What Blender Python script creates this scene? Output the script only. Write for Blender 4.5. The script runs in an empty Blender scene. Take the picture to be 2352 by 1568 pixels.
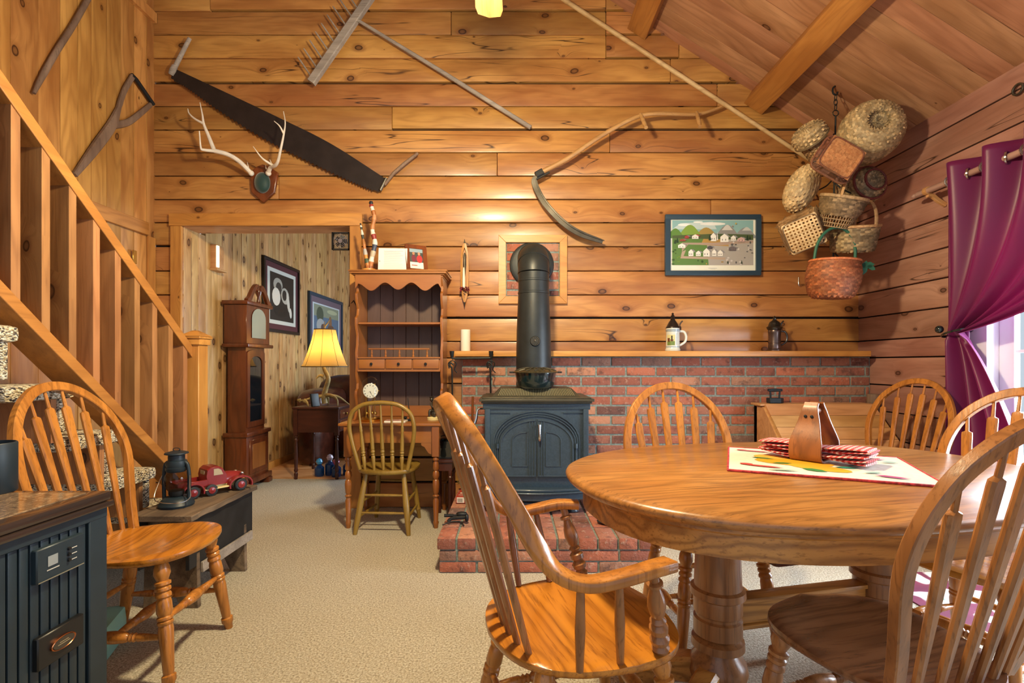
import bpy, bmesh, math, random
from mathutils import Vector, Matrix, noise as mnoise
R = math.radians
random.seed(7)
sc = bpy.context.scene
C = sc.collection
# ------------------------------------------------------------------ camera, world, lights, exposure
F, PX, PY, H = 1150.0, 1176.0, 835.0, 1.16
cd = bpy.data.cameras.new('camera'); cam = bpy.data.objects.new('camera', cd); C.objects.link(cam)
cam.location = (0, 0, H); cam.rotation_euler = (R(90), 0, 0)
cd.sensor_width = 36; cd.lens = 36 * F / 2352; cd.shift_y = (PY - 784) / 2352; cd.clip_start = .05
sc.camera = cam
sc.view_settings.view_transform = 'Standard'; sc.view_settings.look = 'None'
sc.view_settings.gamma = 1; sc.view_settings.use_curve_mapping = False
sc.view_settings.exposure = 0.0
w = bpy.data.worlds.new('world'); sc.world = w; w.use_nodes = True
bg = w.node_tree.nodes['Background']; bg.inputs[0].default_value = (.82, .90, 1, 1); bg.inputs[1].default_value = .85
def light(name, kind, loc, rot, power, color, size=1, size_y=None, spread=None):
    l = bpy.data.lights.new(name, kind); l.energy = power; l.color = color
    if kind == 'AREA':
        l.size = size
        if size_y: l.shape = 'RECTANGLE'; l.size_y = size_y
        if spread: l.spread = R(spread)
    else: l.shadow_soft_size = size
    o = bpy.data.objects.new(name, l); C.objects.link(o); o.location = loc; o.rotation_euler = rot
    return o
# daylight through the glass door on the right, and through a window of the room beyond the opening
light('door_daylight', 'AREA', (3.35, 2.1, 1.35), (0, R(90), 0), 430, (.78, .86, 1), 2.2, 2.0)
light('hall_daylight', 'AREA', (.75, 6.3, 1.45), (0, R(90), 0), 90, (.70, .86, 1), 1.6, 1.8)
light('fan_lamp', 'POINT', (-.1, 1.83, 2.62), (0, 0, 0), 310, (1, .82, .50), .09)

# ------------------------------------------------------------------ mesh helpers
def P(px, py, Y): return Vector(((px - PX) / F * Y, Y, H - (py - PY) / F * Y))
def PXp(px, py, X):
    Y = X * F / (px - PX); return Vector((X, Y, H - (py - PY) / F * Y))
def V(*a): return Vector(a)
def box(bm, x0, x1, y0, y1, z0, z1, m=None, mi=0, bv=0):
    pr = bmesh.ops.create_cube(bm, size=1)['verts']
    for v in pr: v.co = Vector(((x0+x1)/2 + v.co.x*(x1-x0), (y0+y1)/2 + v.co.y*(y1-y0), (z0+z1)/2 + v.co.z*(z1-z0)))
    if bv:
        es = {e for v in pr for e in v.link_edges}
        r = bmesh.ops.bevel(bm, geom=list(es), offset=bv, segments=2 if bv > .003 else 1, affect='EDGES', profile=.6)
        pr = list({v for f in r['faces'] for v in f.verts} | {v for v in pr if v.is_valid})
    if m:
        for v in pr: v.co = m @ v.co
    if mi:
        for v in pr:
            for f in v.link_faces: f.material_index = mi
    return pr
def loft(bm, rings, closed=False, cap=True, mi=0):
    vs = [[bm.verts.new(p) for p in r] for r in rings]; n = len(rings[0]); L = len(vs)
    fs = []
    for i in range(L if closed else L-1):
        a, b = vs[i], vs[(i+1) % L]
        for j in range(n): fs.append(bm.faces.new((a[j], a[(j+1) % n], b[(j+1) % n], b[j])))
    if cap and not closed:
        for r in (vs[0][::-1], vs[-1]):
            try: fs.append(bm.faces.new(r))
            except ValueError: pass
    for f in fs: f.material_index = mi
    return fs
def ringpts(c, ux, uy, rx, ry, n, ph=0): return [c + ux*(rx*math.cos(ph+2*math.pi*k/n)) + uy*(ry*math.sin(ph+2*math.pi*k/n)) for k in range(n)]
def frames(pts):
    T = []
    for i in range(len(pts)):
        a = pts[max(i-1, 0)]; b = pts[min(i+1, len(pts)-1)]; T.append((b-a).normalized())
    t = T[0]; u = t.cross(Vector((0, 0, 1)));
    if u.length < .05: u = t.cross(Vector((0, 1, 0)))
    u.normalize(); out = [(t, u, t.cross(u).normalized())]
    for i in range(1, len(T)):
        q = T[i-1].rotation_difference(T[i]); u = q @ u; u = (u - T[i]*u.dot(T[i])).normalized()
        out.append((T[i], u, T[i].cross(u).normalized()))
    return out
def tube(bm, pts, r, n=10, flat=1.0, mi=0):
    pts = [Vector(p) for p in pts]; fr = frames(pts)
    rr = r if isinstance(r, (list, tuple)) else [r]*len(pts)
    return loft(bm, [ringpts(p, f[1], f[2], q, q*flat, n) for p, f, q in zip(pts, fr, rr)], mi=mi)
def spline(ctrl, k=6):
    c = [Vector(p) for p in ctrl]; c = [c[0]*2-c[1]] + c + [c[-1]*2-c[-2]]; out = []
    for i in range(1, len(c)-2):
        for j in range(k):
            t = j/k; a, b, d, e = c[i-1], c[i], c[i+1], c[i+2]
            out.append(.5*((2*b) + (-a+d)*t + (2*a-5*b+4*d-e)*t*t + (-a+3*b-3*d+e)*t**3))
    out.append(c[-2].copy()); return out
def lerp1(tab, t):
    if t <= tab[0][0]: return tab[0][1]
    for (a, x), (b, y) in zip(tab, tab[1:]):
        if t <= b: return x + (y-x)*(t-a)/max(b-a, 1e-9)
    return tab[-1][1]
def turn(bm, a, b, prof, n=14, mi=0):
    """turned piece from a to b; prof = [(t, r)]"""
    a, b = Vector(a), Vector(b); d = b-a; t = d.normalized(); u = t.cross(Vector((0, 1, 0)))
    if u.length < .1: u = t.cross(Vector((1, 0, 0)))
    u.normalize(); v = t.cross(u)
    loft(bm, [ringpts(a+d*q, u, v, r, r, n) for q, r in prof], mi=mi)
def lathe(bm, c, prof, n=24, mi=0, sx=1, sy=1, M=None):
    c = Vector(c); rings = []
    for r, z in prof:
        ring = ringpts(Vector((0, 0, z)), V(1, 0, 0), V(0, 1, 0), max(r, .0005)*sx, max(r, .0005)*sy, n)
        rings.append([(M @ p if M else p) + c for p in ring])
    return loft(bm, rings, mi=mi)
def rail(bm, pts, side, ws, hs, ch=.25, closed=False):
    """rectangular section swept along pts; side = vector(s) for the width direction"""
    pts = [Vector(p) for p in pts]; n = len(pts)
    side = side if isinstance(side, list) else [Vector(side)]*n
    ws = ws if isinstance(ws, list) else [ws]*n; hs = hs if isinstance(hs, list) else [hs]*n
    rings = []
    for i, p in enumerate(pts):
        if closed: t = (pts[(i+1) % n]-pts[i-1]).normalized()
        else: t = (pts[min(i+1, n-1)]-pts[max(i-1, 0)]).normalized()
        s = Vector(side[i]); s = (s - t*s.dot(t)).normalized(); u = t.cross(s)
        w_, h_ = ws[i]/2, hs[i]/2; c = ch*min(w_, h_)
        rings.append([p+s*x+u*y for x, y in ((w_, h_-c), (w_-c, h_), (-w_+c, h_), (-w_, h_-c), (-w_, -h_+c), (-w_+c, -h_), (w_-c, -h_), (w_, -h_+c))])
    loft(bm, rings, closed=closed)
def prism(bm, out, M, depth, mi=0):
    """outline (2-D list) extruded depth along local z of matrix M"""
    a = [bm.verts.new(M @ Vector((x, y, 0))) for x, y in out]; b = [bm.verts.new(M @ Vector((x, y, depth))) for x, y in out]
    fs = [bm.faces.new(a[::-1]), bm.faces.new(b)]
    n = len(out)
    for i in range(n): fs.append(bm.faces.new((a[i], a[(i+1) % n], b[(i+1) % n], b[i])))
    for f in fs: f.material_index = mi
def frameM(o, x, y):
    x = Vector(x).normalized(); y = Vector(y).normalized(); z = x.cross(y)
    return Matrix(((x.x, y.x, z.x, o[0]), (x.y, y.y, z.y, o[1]), (x.z, y.z, z.z, o[2]), (0, 0, 0, 1)))
def B(): return bmesh.new()
def obj(name, bm, mat, parent=None, ang=38, bevel=0, loc=None, rot=None):
    bmesh.ops.recalc_face_normals(bm, faces=bm.faces)
    ca = R(ang)
    for f in bm.faces: f.smooth = True
    for e in bm.edges:
        if len(e.link_faces) == 2 and e.calc_face_angle(0) > ca: e.smooth = False
    me = bpy.data.meshes.new(name); bm.to_mesh(me); bm.free()
    o = bpy.data.objects.new(name, me); C.objects.link(o)
    for m in (mat if isinstance(mat, (list, tuple)) else [mat]): me.materials.append(m)
    if parent: o.parent = parent
    if bevel:
        b = o.modifiers.new('b', 'BEVEL'); b.width = bevel; b.segments = 2; b.limit_method = 'ANGLE'; b.angle_limit = R(40)
    if loc is not None: o.location = loc
    if rot is not None: o.rotation_euler = rot
    return o
def thing(name, label, cat, loc=(0, 0, 0), rotz=0, group=None, rot=None, s=1):
    o = bpy.data.objects.new(name, None); C.objects.link(o); o.location = loc
    o.rotation_euler = rot if rot else (0, 0, rotz); o.scale = (s, s, s); o.empty_display_size = .05
    o['label'] = label; o['category'] = cat
    if cat == 'basket': group = 'baskets hung from the corner chain'
    if group: o['group'] = group
    return o
def tag(o, label, cat, group=None):
    o['label'] = label; o['category'] = cat
    if group: o['group'] = group
    return o
def struct(name, bm, mat, ang=38, parent=None):
    o = obj(name, bm, mat, parent, ang); o['kind'] = 'structure'; return o
def copy_tree(o, parent=None):
    c = o.copy(); C.objects.link(c); c.parent = parent
    for ch in list(o.children):
        if ch.name in C.objects: copy_tree(ch, c)
    return c

# ------------------------------------------------------------------ materials
def lin(h):
    h = h.lstrip('#'); v = [int(h[i:i+2], 16)/255 for i in (0, 2, 4)]
    return tuple((x/12.92 if x <= .04045 else ((x+.055)/1.055)**2.4) for x in v) + (1,)
class NT:
    def __init__(s, name):
        s.m = bpy.data.materials.new(name); s.m.use_nodes = True; s.t = s.m.node_tree; s.N = s.t.nodes; s.L = s.t.links
        s.b = s.N['Principled BSDF']
    def n(s, t, **k):
        x = s.N.new(t)
        for a, v in k.items():
            if a.startswith('i_'): s.set(x.inputs[a[2:].replace('_', ' ')], v)
            else: setattr(x, a, v)
        return x
    def set(s, inp, v):
        if hasattr(v, 'is_output'): s.L.new(v, inp)
        else: inp.default_value = v
    def math(s, op, a, b=0, c=None, clamp=False):
        x = s.N.new('ShaderNodeMath'); x.operation = op; x.use_clamp = clamp
        s.set(x.inputs[0], a); s.set(x.inputs[1], b)
        if c is not None: s.set(x.inputs[2], c)
        return x.outputs[0]
    def mix(s, f, a, b, mode='MIX'):
        x = s.N.new('ShaderNodeMix'); x.data_type = 'RGBA'; x.blend_type = mode
        s.set(x.inputs[0], f); s.set(x.inputs[6], a); s.set(x.inputs[7], b); return x.outputs[2]
    def ramp(s, f, st):
        x = s.N.new('ShaderNodeValToRGB'); s.set(x.inputs[0], f); e = x.color_ramp.elements
        while len(e) < len(st): e.new(.5)
        for q, (p, c) in zip(e, st): q.position = p; q.color = c
        return x.outputs[0]
    def maprange(s, v, a, b, c=0, d=1):
        x = s.N.new('ShaderNodeMapRange'); x.interpolation_type = 'SMOOTHSTEP'
        for i, q in enumerate((v, a, b, c, d)): s.set(x.inputs[i], q)
        return x.outputs[0]
    def sep(s, v):
        x = s.N.new('ShaderNodeSeparateXYZ'); s.L.new(v, x.inputs[0]); return x.outputs
    def comb(s, a, b, c=0):
        x = s.N.new('ShaderNodeCombineXYZ'); s.set(x.inputs[0], a); s.set(x.inputs[1], b); s.set(x.inputs[2], c); return x.outputs[0]
    def noise(s, v, scale, det=3, rough=.55, dist=0, d='3D'):
        x = s.N.new('ShaderNodeTexNoise'); x.noise_dimensions = d; s.L.new(v, x.inputs['Vector'])
        x.inputs['Scale'].default_value = scale; x.inputs['Detail'].default_value = det; x.inputs['Roughness'].default_value = rough; x.inputs['Distortion'].default_value = dist
        return x.outputs[0]
    def bump(s, h, st, dist=.01):
        x = s.N.new('ShaderNodeBump'); x.inputs['Strength'].default_value = st; x.inputs['Distance'].default_value = dist
        s.L.new(h, x.inputs['Height']); s.L.new(x.outputs[0], s.b.inputs['Normal'])
    def tc(s, which='Object'):
        return s.N.new('ShaderNodeTexCoord').outputs[which]
def plain(name, col, rough=.5, metal=0, coat=0, emit=None, es=0, trans=0, ior=1.45, sheen=0, bumps=None, spec=.5, var=0):
    k = NT(name); b = k.b
    b.inputs['Base Color'].default_value = lin(col); b.inputs['Roughness'].default_value = rough; b.inputs['Metallic'].default_value = metal
    b.inputs['Coat Weight'].default_value = coat; b.inputs['Transmission Weight'].default_value = trans; b.inputs['IOR'].default_value = ior
    b.inputs['Sheen Weight'].default_value = sheen; b.inputs['Specular IOR Level'].default_value = spec
    if emit: b.inputs['Emission Color'].default_value = lin(emit); b.inputs['Emission Strength'].default_value = es
    if bumps or var:
        v = k.tc(); q = k.noise(v, bumps[0] if bumps else 9, 4)
        if bumps: k.bump(q, bumps[1], .004)
        if var:
            c = k.mix(k.maprange(q, .3, .7), tuple(x*(1-var) for x in lin(col)[:3])+(1,), tuple(min(1, x*(1+var)) for x in lin(col)[:3])+(1,))
            k.L.new(c, b.inputs['Base Color'])
    return k.m
def wood(name, lo, hi, dark, ax=(0, 1, 2), rough=.42, knots=0, knot_c='#3a1c0c', island=0, coat=0, ringk=.45, pore=.35, stretch=1, kscale=4.6, checks=0, bmp=.25, rnd_obj=False, rf=40, lf=46):
    """grain runs along object axis ax[0]; ax[1] is the other in-plane axis"""
    k = NT(name); o = k.sep(k.tc()); U, W_, D_ = o[ax[0]], o[ax[1]], o[ax[2]]
    rn = None
    if island:
        g = k.n('ShaderNodeNewGeometry'); rn = g.outputs['Random Per Island']
        U = k.math('ADD', U, k.math('MULTIPLY', rn, 61)); D_ = k.math('ADD', D_, k.math('MULTIPLY', rn, 13))
    elif rnd_obj:
        rn = k.n('ShaderNodeObjectInfo').outputs['Random']; U = k.math('ADD', U, k.math('MULTIPLY', rn, 7))
    base = k.comb(U, W_, D_)
    kn = None; push = 0
    if knots:
        wob = k.noise(base, 3, 2)
        uv = k.comb(k.math('MULTIPLY', U, kscale*.62), k.math('MULTIPLY_ADD', wob, .25, k.math('MULTIPLY', W_, kscale)), 0)
        vo = k.n('ShaderNodeTexVoronoi', voronoi_dimensions='2D'); k.L.new(uv, vo.inputs['Vector']); vo.inputs['Scale'].default_value = 1
        d = vo.outputs['Distance']; cs = k.sep(vo.outputs['Color'])
        rad = k.math('MULTIPLY', k.maprange(cs[0], 1-knots, 1, 0, 1), .024*kscale); rad = k.math('ADD', rad, .0001)
        kn = k.math('DIVIDE', d, rad)           # <1 inside knot
        push = k.math('MULTIPLY', k.math('EXPONENT', k.math('MULTIPLY', d, -7)), .10)
        push = k.math('MULTIPLY', push, k.maprange(cs[0], 1-knots, 1-knots*.5, 0, 1))
    W2 = k.math('ADD', W_, push) if knots else W_
    lowf = k.noise(k.comb(k.math('MULTIPLY', U, .9/stretch), k.math('MULTIPLY', W2, 5), k.math('MULTIPLY', D_, 5)), 1.0, 2)
    ringv = k.math('SINE', k.math('ADD', k.math('MULTIPLY', lowf, lf), k.math('MULTIPLY', W2, rf)))
    ringv = k.math('MULTIPLY_ADD', ringv, .5, .5)
    ringv = k.math('POWER', ringv, 2.2)
    fine = k.noise(k.comb(k.math('MULTIPLY', U, 4/stretch), k.math('MULTIPLY', W2, 130), k.math('MULTIPLY', D_, 130)), 1, 3, .6)
    broad = k.noise(k.comb(k.math('MULTIPLY', U, 1.6), k.math('MULTIPLY', W2, 6), k.math('MULTIPLY', D_, 6)), 1, 3)
    c = k.mix(k.maprange(broad, .3, .7), lin(lo), lin(hi))
    c = k.mix(k.math('MULTIPLY', ringv, ringk), c, lin(dark))
    c = k.mix(k.math('MULTIPLY', k.maprange(fine, .5, .72), pore), c, lin(dark))
    if island or rnd_obj:
        hs = k.n('ShaderNodeHueSaturation'); 
        k.set(hs.inputs['Value'], k.math('MULTIPLY_ADD', rn, island or .25, 1-(island or .25)/2))
        r2 = k.math('FRACT', k.math('MULTIPLY', rn, 17.3)); k.set(hs.inputs['Hue'], k.math('MULTIPLY_ADD', r2, .016, .492))
        k.L.new(c, hs.inputs['Color']); c = hs.outputs[0]
    if knots:
        halo = k.maprange(kn, 1.0, 2.1, .55, 0); c = k.mix(halo, c, lin(dark))
        core = k.maprange(kn, .75, 1.0, 1, 0); ringd = k.maprange(kn, .35, .8, .45, 1)
        c = k.mix(k.math('MULTIPLY', core, ringd), c, lin(knot_c))
    if checks:
        cn = k.noise(k.comb(k.math('MULTIPLY', U, .55), k.math('MULTIPLY', W2, 9), D_), 1, 2, .5)
        line = k.maprange(k.math('ABSOLUTE', k.math('SUBTRACT', cn, .5)), 0, .009, 1, 0)
        mask = k.maprange(k.noise(k.comb(k.math('MULTIPLY', U, .8), k.math('MULTIPLY', W_, 3), D_), 1, 1), .50, .57)
        c = k.mix(k.math('MULTIPLY', k.math('MULTIPLY', line, mask), checks), c, lin('#2a140a'))
    k.L.new(c, k.b.inputs['Base Color'])
    k.b.inputs['Roughness'].default_value = rough; k.b.inputs['Coat Weight'].default_value = coat; k.b.inputs['Coat Roughness'].default_value = .2
    k.bump(k.math('ADD', fine, k.math('MULTIPLY', ringv, -.3)), bmp, .0015)
    return k.m
def paint():
    k = NT('paint'); a = k.n('ShaderNodeAttribute'); a.attribute_name = 'col'; k.L.new(a.outputs['Color'], k.b.inputs['Base Color'])
    k.b.inputs['Roughness'].default_value = .45; return k.m
M = {}
M['log'] = wood('pine_log', '#a06a38', '#c08c4e', '#7c4c24', (0, 2, 1), .36, knots=.62, island=.34, checks=.9, ringk=.26, pore=.34, coat=.25)
M['log_r'] = wood('pine_log_side', '#946858', '#ac8272', '#704a3c', (1, 2, 0), .42, knots=.5, island=.32, checks=.9, ringk=.22, pore=.3)  # same pine as the back wall; the cool daylight's mauve cast is in the colour
M['vert'] = wood('pine_board_vertical', '#a47038', '#c69250', '#845226', (2, 1, 0), .42, knots=.6, island=.30, ringk=.35, pore=.3)
M['hall'] = wood('pine_panel_hall', '#bd9058', '#dcb47c', '#8a5c30', (2, 1, 0), .45, knots=.62, island=.30, ringk=.3, pore=.35, kscale=7)
M['ceil'] = wood('pine_ceiling', '#9a6c50', '#b8896a', '#7a5038', (0, 1, 2), .42, knots=.42, island=.22, ringk=.3, pore=.3, kscale=4)
M['beam'] = wood('fir_beam', '#a06830', '#bc8444', '#804c24', (1, 0, 2), .5, ringk=.25)
M['trim'] = wood('pine_trim', '#b87c3a', '#d0964c', '#905828', (0, 2, 1), .4, knots=.25, ringk=.25)
M['trimv'] = wood('pine_trim_upright', '#b0763a', '#c89048', '#885426', (2, 0, 1), .4, knots=.25, ringk=.25)
M['stair'] = wood('fir_stair', '#98683e', '#b07e50', '#6c4226', (2, 0, 1), .5, knots=.3, rnd_obj=True, ringk=.35)  # same wood as the rails, darkened: shade on the baluster faces is in the colour
M['stairs'] = wood('fir_stair_sloped', '#a06830', '#ba8040', '#804e22', (1, 0, 2), .42, knots=.2, ringk=.3)
M['oak_t'] = wood('oak_table', '#9c6632', '#b47e42', '#64401e', (0, 1, 2), .32, ringk=.42, pore=.75, coat=.35, stretch=.8, rf=120, lf=60)
M['oak_a'] = wood('oak_apron', '#b07838', '#c89048', '#6e4018', (0, 2, 1), .32, ringk=.6, pore=.6, coat=.2, rf=120, lf=60)
M['oak_z'] = wood('oak_upright', '#8c5a30', '#a87040', '#583218', (2, 0, 1), .32, ringk=.4, pore=.6, coat=.25, rf=120, lf=60)
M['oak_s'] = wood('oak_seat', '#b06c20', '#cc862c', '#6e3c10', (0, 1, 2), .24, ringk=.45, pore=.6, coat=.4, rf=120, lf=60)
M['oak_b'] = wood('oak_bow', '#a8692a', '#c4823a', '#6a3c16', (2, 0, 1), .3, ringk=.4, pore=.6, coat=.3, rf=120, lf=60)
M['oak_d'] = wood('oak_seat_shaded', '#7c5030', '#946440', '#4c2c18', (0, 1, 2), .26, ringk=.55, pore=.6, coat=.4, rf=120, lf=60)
M['cherry'] = wood('maple_desk', '#905628', '#a46a32', '#744420', (0, 2, 1), .35, ringk=.15, pore=.12, coat=.2)
M['cherryz'] = wood('maple_desk_upright', '#8c5226', '#a0642e', '#703e1c', (2, 0, 1), .3, ringk=.15, pore=.12, coat=.3)
M['hback'] = wood('stained_back_boards', '#54403a', '#604a42', '#3c2c28', (2, 0, 1), .5, island=.12, ringk=.15, pore=.2)
M['olive'] = wood('olive_stained_wood', '#86682a', '#9c7c36', '#5c4418', (2, 0, 1), .38, ringk=.2, pore=.3, coat=.2)
M['mahog'] = wood('mahogany', '#5c2c16', '#7a3e1e', '#36180c', (2, 0, 1), .28, ringk=.3, pore=.3, coat=.4)
M['darkwood'] = wood('dark_wood', '#3c1c14', '#50281c', '#24100c', (0, 2, 1), .35, ringk=.2, pore=.2)
M['box'] = wood('pale_pine', '#c08c58', '#d4a470', '#9c6a3c', (0, 1, 2), .5, knots=.3, ringk=.3, island=.15)
M['weathered'] = wood('weathered_wood', '#8a8078', '#a89e94', '#5c544e', (0, 1, 2), .8, ringk=.2, pore=.5)
M['stick'] = wood('old_stick', '#6c5444', '#8a7260', '#40302a', (2, 1, 0), .7, ringk=.2, pore=.5)
M['ash'] = wood('ash_snath', '#a87c4c', '#c09660', '#7c5630', (0, 2, 1), .45, ringk=.2)
M['bench'] = wood('old_bench', '#5c4a3a', '#8a7660', '#2c2420', (1, 0, 2), .7, ringk=.4, pore=.6)
M['iron'] = plain('cast_iron_black', '#1c1e20', .5, .2, bumps=(60, .1))
M['stove'] = plain('stove_enamel', '#34424e', .34, .15, coat=.25, bumps=(90, .12), var=.12)
M['stovetop'] = plain('stove_top', '#4a463a', .42, .4, var=.15)
M['pipe'] = plain('pipe_black', '#2b2f31', .42, .3, var=.15)
M['enamel'] = plain('enamel_pot', '#0c2024', .12, .0, coat=1)
M['blackpl'] = plain('black_plastic', '#15171a', .4)
M['canister'] = plain('canister_blue_black', '#1d2a33', .45)
M['pellet'] = plain('pellet_stove_paint', '#26343e', .42, .15, var=.1)
M['brass'] = plain('brass', '#c8a050', .25, 1)
M['chrome'] = plain('chrome', '#c8c8c8', .18, 1)
M['copper'] = plain('copper', '#b8744c', .3, 1)
M['saw'] = plain('saw_steel', '#2a2220', .5, .3, var=.2)
M['steel'] = plain('old_steel', '#5c5850', .42, .8, var=.2)
M['bone'] = plain('antler_bone', '#d8cec0', .45, bumps=(20, .15), var=.08)
M['antler'] = plain('antler_brown', '#a8905c', .4, bumps=(20, .2), var=.3)
M['velvet'] = plain('green_velvet', '#06302c', .6, sheen=.6)
M['white'] = plain('white_wax', '#ece6d8', .5)
M['whitepaint'] = plain('white_paint', '#e6e8ee', .4)
M['paper'] = plain('paper', '#e4e4d8', .7)
M['black'] = plain('black_frame', '#20181a', .35)
M['blueframe'] = plain('blue_frame', '#2c4254', .4)
M['maroon'] = plain('maroon_mat', '#54282c', .7)
M['leather'] = plain('brown_leather', '#4a2418', .3, coat=.3, bumps=(14, .3), var=.3)
M['red'] = plain('truck_red', '#7c1e20', .35, coat=.3, var=.12)
M['rubber'] = plain('rubber', '#22262a', .6)
M['cream'] = plain('cream_paint', '#d8c890', .5)
M['green'] = plain('green_paint', '#2e6450', .5)
M['orange'] = plain('orange', '#b4551e', .4)
M['teal'] = plain('teal_box', '#8cc4b8', .5)
M['copper_stein'] = plain('pewter_stein', '#6c5c58', .28, .85, var=.3)
M['ceramic'] = plain('ceramic', '#d8dcd4', .18, coat=.6)
M['stirrup'] = wood('stirrup_wood', '#7c4420', '#985a2a', '#40200e', (2, 0, 1), .45, ringk=.4, pore=.4, coat=.05)
M['rodw'] = wood('rod_wood', '#a07c6c', '#b8948a', '#785850', (1, 0, 2), .35, ringk=.2)
M['core'] = plain('dark_chinking', '#1c120c', .9)
M['straw'] = plain('broom_straw', '#8c7038', .8, var=.3)
M['barrel'] = plain('fan_blade_oak', '#d8a850', .4)
M['PAINT'] = paint()
def glassm(name, col, rough=.02, alpha=.85):
    k = NT(name); k.N.remove(k.b); out = k.N['Material Output']
    t = k.n('ShaderNodeBsdfTransparent'); t.inputs[0].default_value = lin(col); g = k.n('ShaderNodeBsdfGlossy'); g.inputs['Roughness'].default_value = rough
    fr = k.n('ShaderNodeLayerWeight'); q = k.math('MULTIPLY_ADD', k.math('POWER', fr.outputs['Facing'], 4), .5, .03)
    mx = k.n('ShaderNodeMixShader'); k.L.new(q, mx.inputs[0]); k.L.new(t.outputs[0], mx.inputs[1]); k.L.new(g.outputs[0], mx.inputs[2]); k.L.new(mx.outputs[0], out.inputs[0])
    return k.m
M['glass'] = glassm('clear_glass', '#f6fafa')
M['smoke'] = glassm('lantern_glass', '#cfc8c0', .05)
M['bottle'] = plain('blue_glass', '#1a4a8c', .08, trans=.6, coat=.5)
def carpet():
    k = NT('carpet_beige'); v = k.tc()
    a = k.noise(v, 120, 4, .75); b = k.noise(v, 2.2, 2); d = k.noise(v, 60, 2)
    c = k.ramp(a, [(.34, lin('#7c6e58')), (.47, lin('#b8aa8e')), (.60, lin('#e0d8c4'))])
    c = k.mix(k.maprange(b, .3, .7, 0, .16), c, lin('#a08e6e')); k.L.new(c, k.b.inputs['Base Color'])
    k.b.inputs['Roughness'].default_value = .95; k.b.inputs['Sheen Weight'].default_value = .2
    k.bump(k.math('ADD', a, k.math('MULTIPLY', d, .6)), .8, .012); return k.m
M['carpet'] = carpet()
def berber():
    k = NT('berber_speckled'); v = k.tc()
    x = k.n('ShaderNodeTexVoronoi'); mp = k.n('ShaderNodeMapping'); mp.inputs['Scale'].default_value = (130, 110, 190); k.L.new(v, mp.inputs[0]); k.L.new(mp.outputs[0], x.inputs['Vector']); x.inputs['Scale'].default_value = 1
    r = k.sep(x.outputs['Color'])[0]
    c = k.ramp(r, [(.12, lin('#4a4444')), (.3, lin('#a89878')), (.6, lin('#dcd0b4')), (.9, lin('#e8e0cc'))]); k.L.new(c, k.b.inputs['Base Color'])
    k.b.inputs['Roughness'].default_value = .95; q = k.math('SUBTRACT', 1, x.outputs['Distance']); k.bump(q, 1, .008); return k.m
M['berber'] = berber()
def brick(name='brick'):
    k = NT(name); v = k.tc(); g = k.n('ShaderNodeNewGeometry').outputs['Random Per Island']
    c = k.ramp(g, [(0, lin('#6c4a44')), (.2, lin('#a05c48')), (.4, lin('#b46c54')), (.6, lin('#8c564a')), (.78, lin('#bc8468')), (.9, lin('#7c6058')), (1, lin('#a87860'))])
    off = k.n('ShaderNodeVectorMath', operation='ADD'); k.L.new(v, off.inputs[0]); k.L.new(k.comb(k.math('MULTIPLY', g, 31), 0, 0), off.inputs[1])
    n = k.noise(off.outputs[0], 16, 5, .65); c = k.mix(k.maprange(n, .48, .72, 0, .75), c, lin('#4c3634'))
    n2 = k.noise(off.outputs[0], 38, 4, .7); c = k.mix(k.maprange(n2, .55, .7, 0, .6), c, lin('#b8a090'))
    k.L.new(c, k.b.inputs['Base Color']); k.b.inputs['Roughness'].default_value = .85; k.bump(n2, .7, .01); return k.m
M['brick'] = brick()
M['mortar'] = plain('mortar', '#7c8884', .95, bumps=(60, .5), var=.25)
def wicker(name, a, b, dk='#806040'):
    k = NT(name); v = k.tc(); n = k.noise(v, 55, 3, .6); n2 = k.noise(v, 7, 2)
    c = k.mix(k.maprange(n, .35, .65), lin(a), lin(b)); c = k.mix(k.maprange(n2, .45, .75, 0, .5), c, lin(dk))
    at_ = k.n('ShaderNodeAttribute'); at_.attribute_name = 'wv'; g = k.n('ShaderNodeNewGeometry').outputs['Random Per Island']
    f_ = k.math('SUBTRACT', 1, k.math('ADD', k.math('MULTIPLY', at_.outputs['Fac'], .5), k.math('MULTIPLY', g, .34)))
    c = k.mix(1, c, k.comb(f_, f_, f_), 'MULTIPLY'); k.L.new(c, k.b.inputs['Base Color'])
    k.b.inputs['Roughness'].default_value = .6; k.bump(n, .5, .004); return k.m
M['w_tan'] = wicker('wicker_tan', '#b88c5c', '#d8b080'); M['w_pale'] = wicker('wicker_pale', '#dcb884', '#f0d4a4', '#b48c5c')
M['w_grey'] = wicker('wicker_grey', '#a08460', '#c4a47c'); M['w_orange'] = wicker('wicker_orange', '#c86c3c', '#e08c58', '#a85030')
M['w_splint'] = wicker('splint_orange', '#b87848', '#d09460', '#8c5030'); M['w_brown'] = wicker('wicker_brown', '#70402c', '#8a5440')
M['w_red'] = wicker('wicker_red', '#6c2c2c', '#84403c', '#4c2020')
def gingham():
    k = NT('gingham'); v = k.sep(k.tc())
    def st(x): return k.math('GREATER_THAN', k.math('FRACT', k.math('MULTIPLY', x, 52)), .5)
    s = k.math('ADD', st(v[0]), st(v[1])); s2 = k.math('ADD', s, 0)
    c = k.ramp(k.math('MULTIPLY', s2, .5), [(.0, lin('#efe4dc')), (.5, lin('#d0605c')), (1, lin('#a81c24'))]); k.L.new(c, k.b.inputs['Base Color']); k.b.inputs['Roughness'].default_value = .8
    return k.m
M['gingham'] = gingham()
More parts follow.
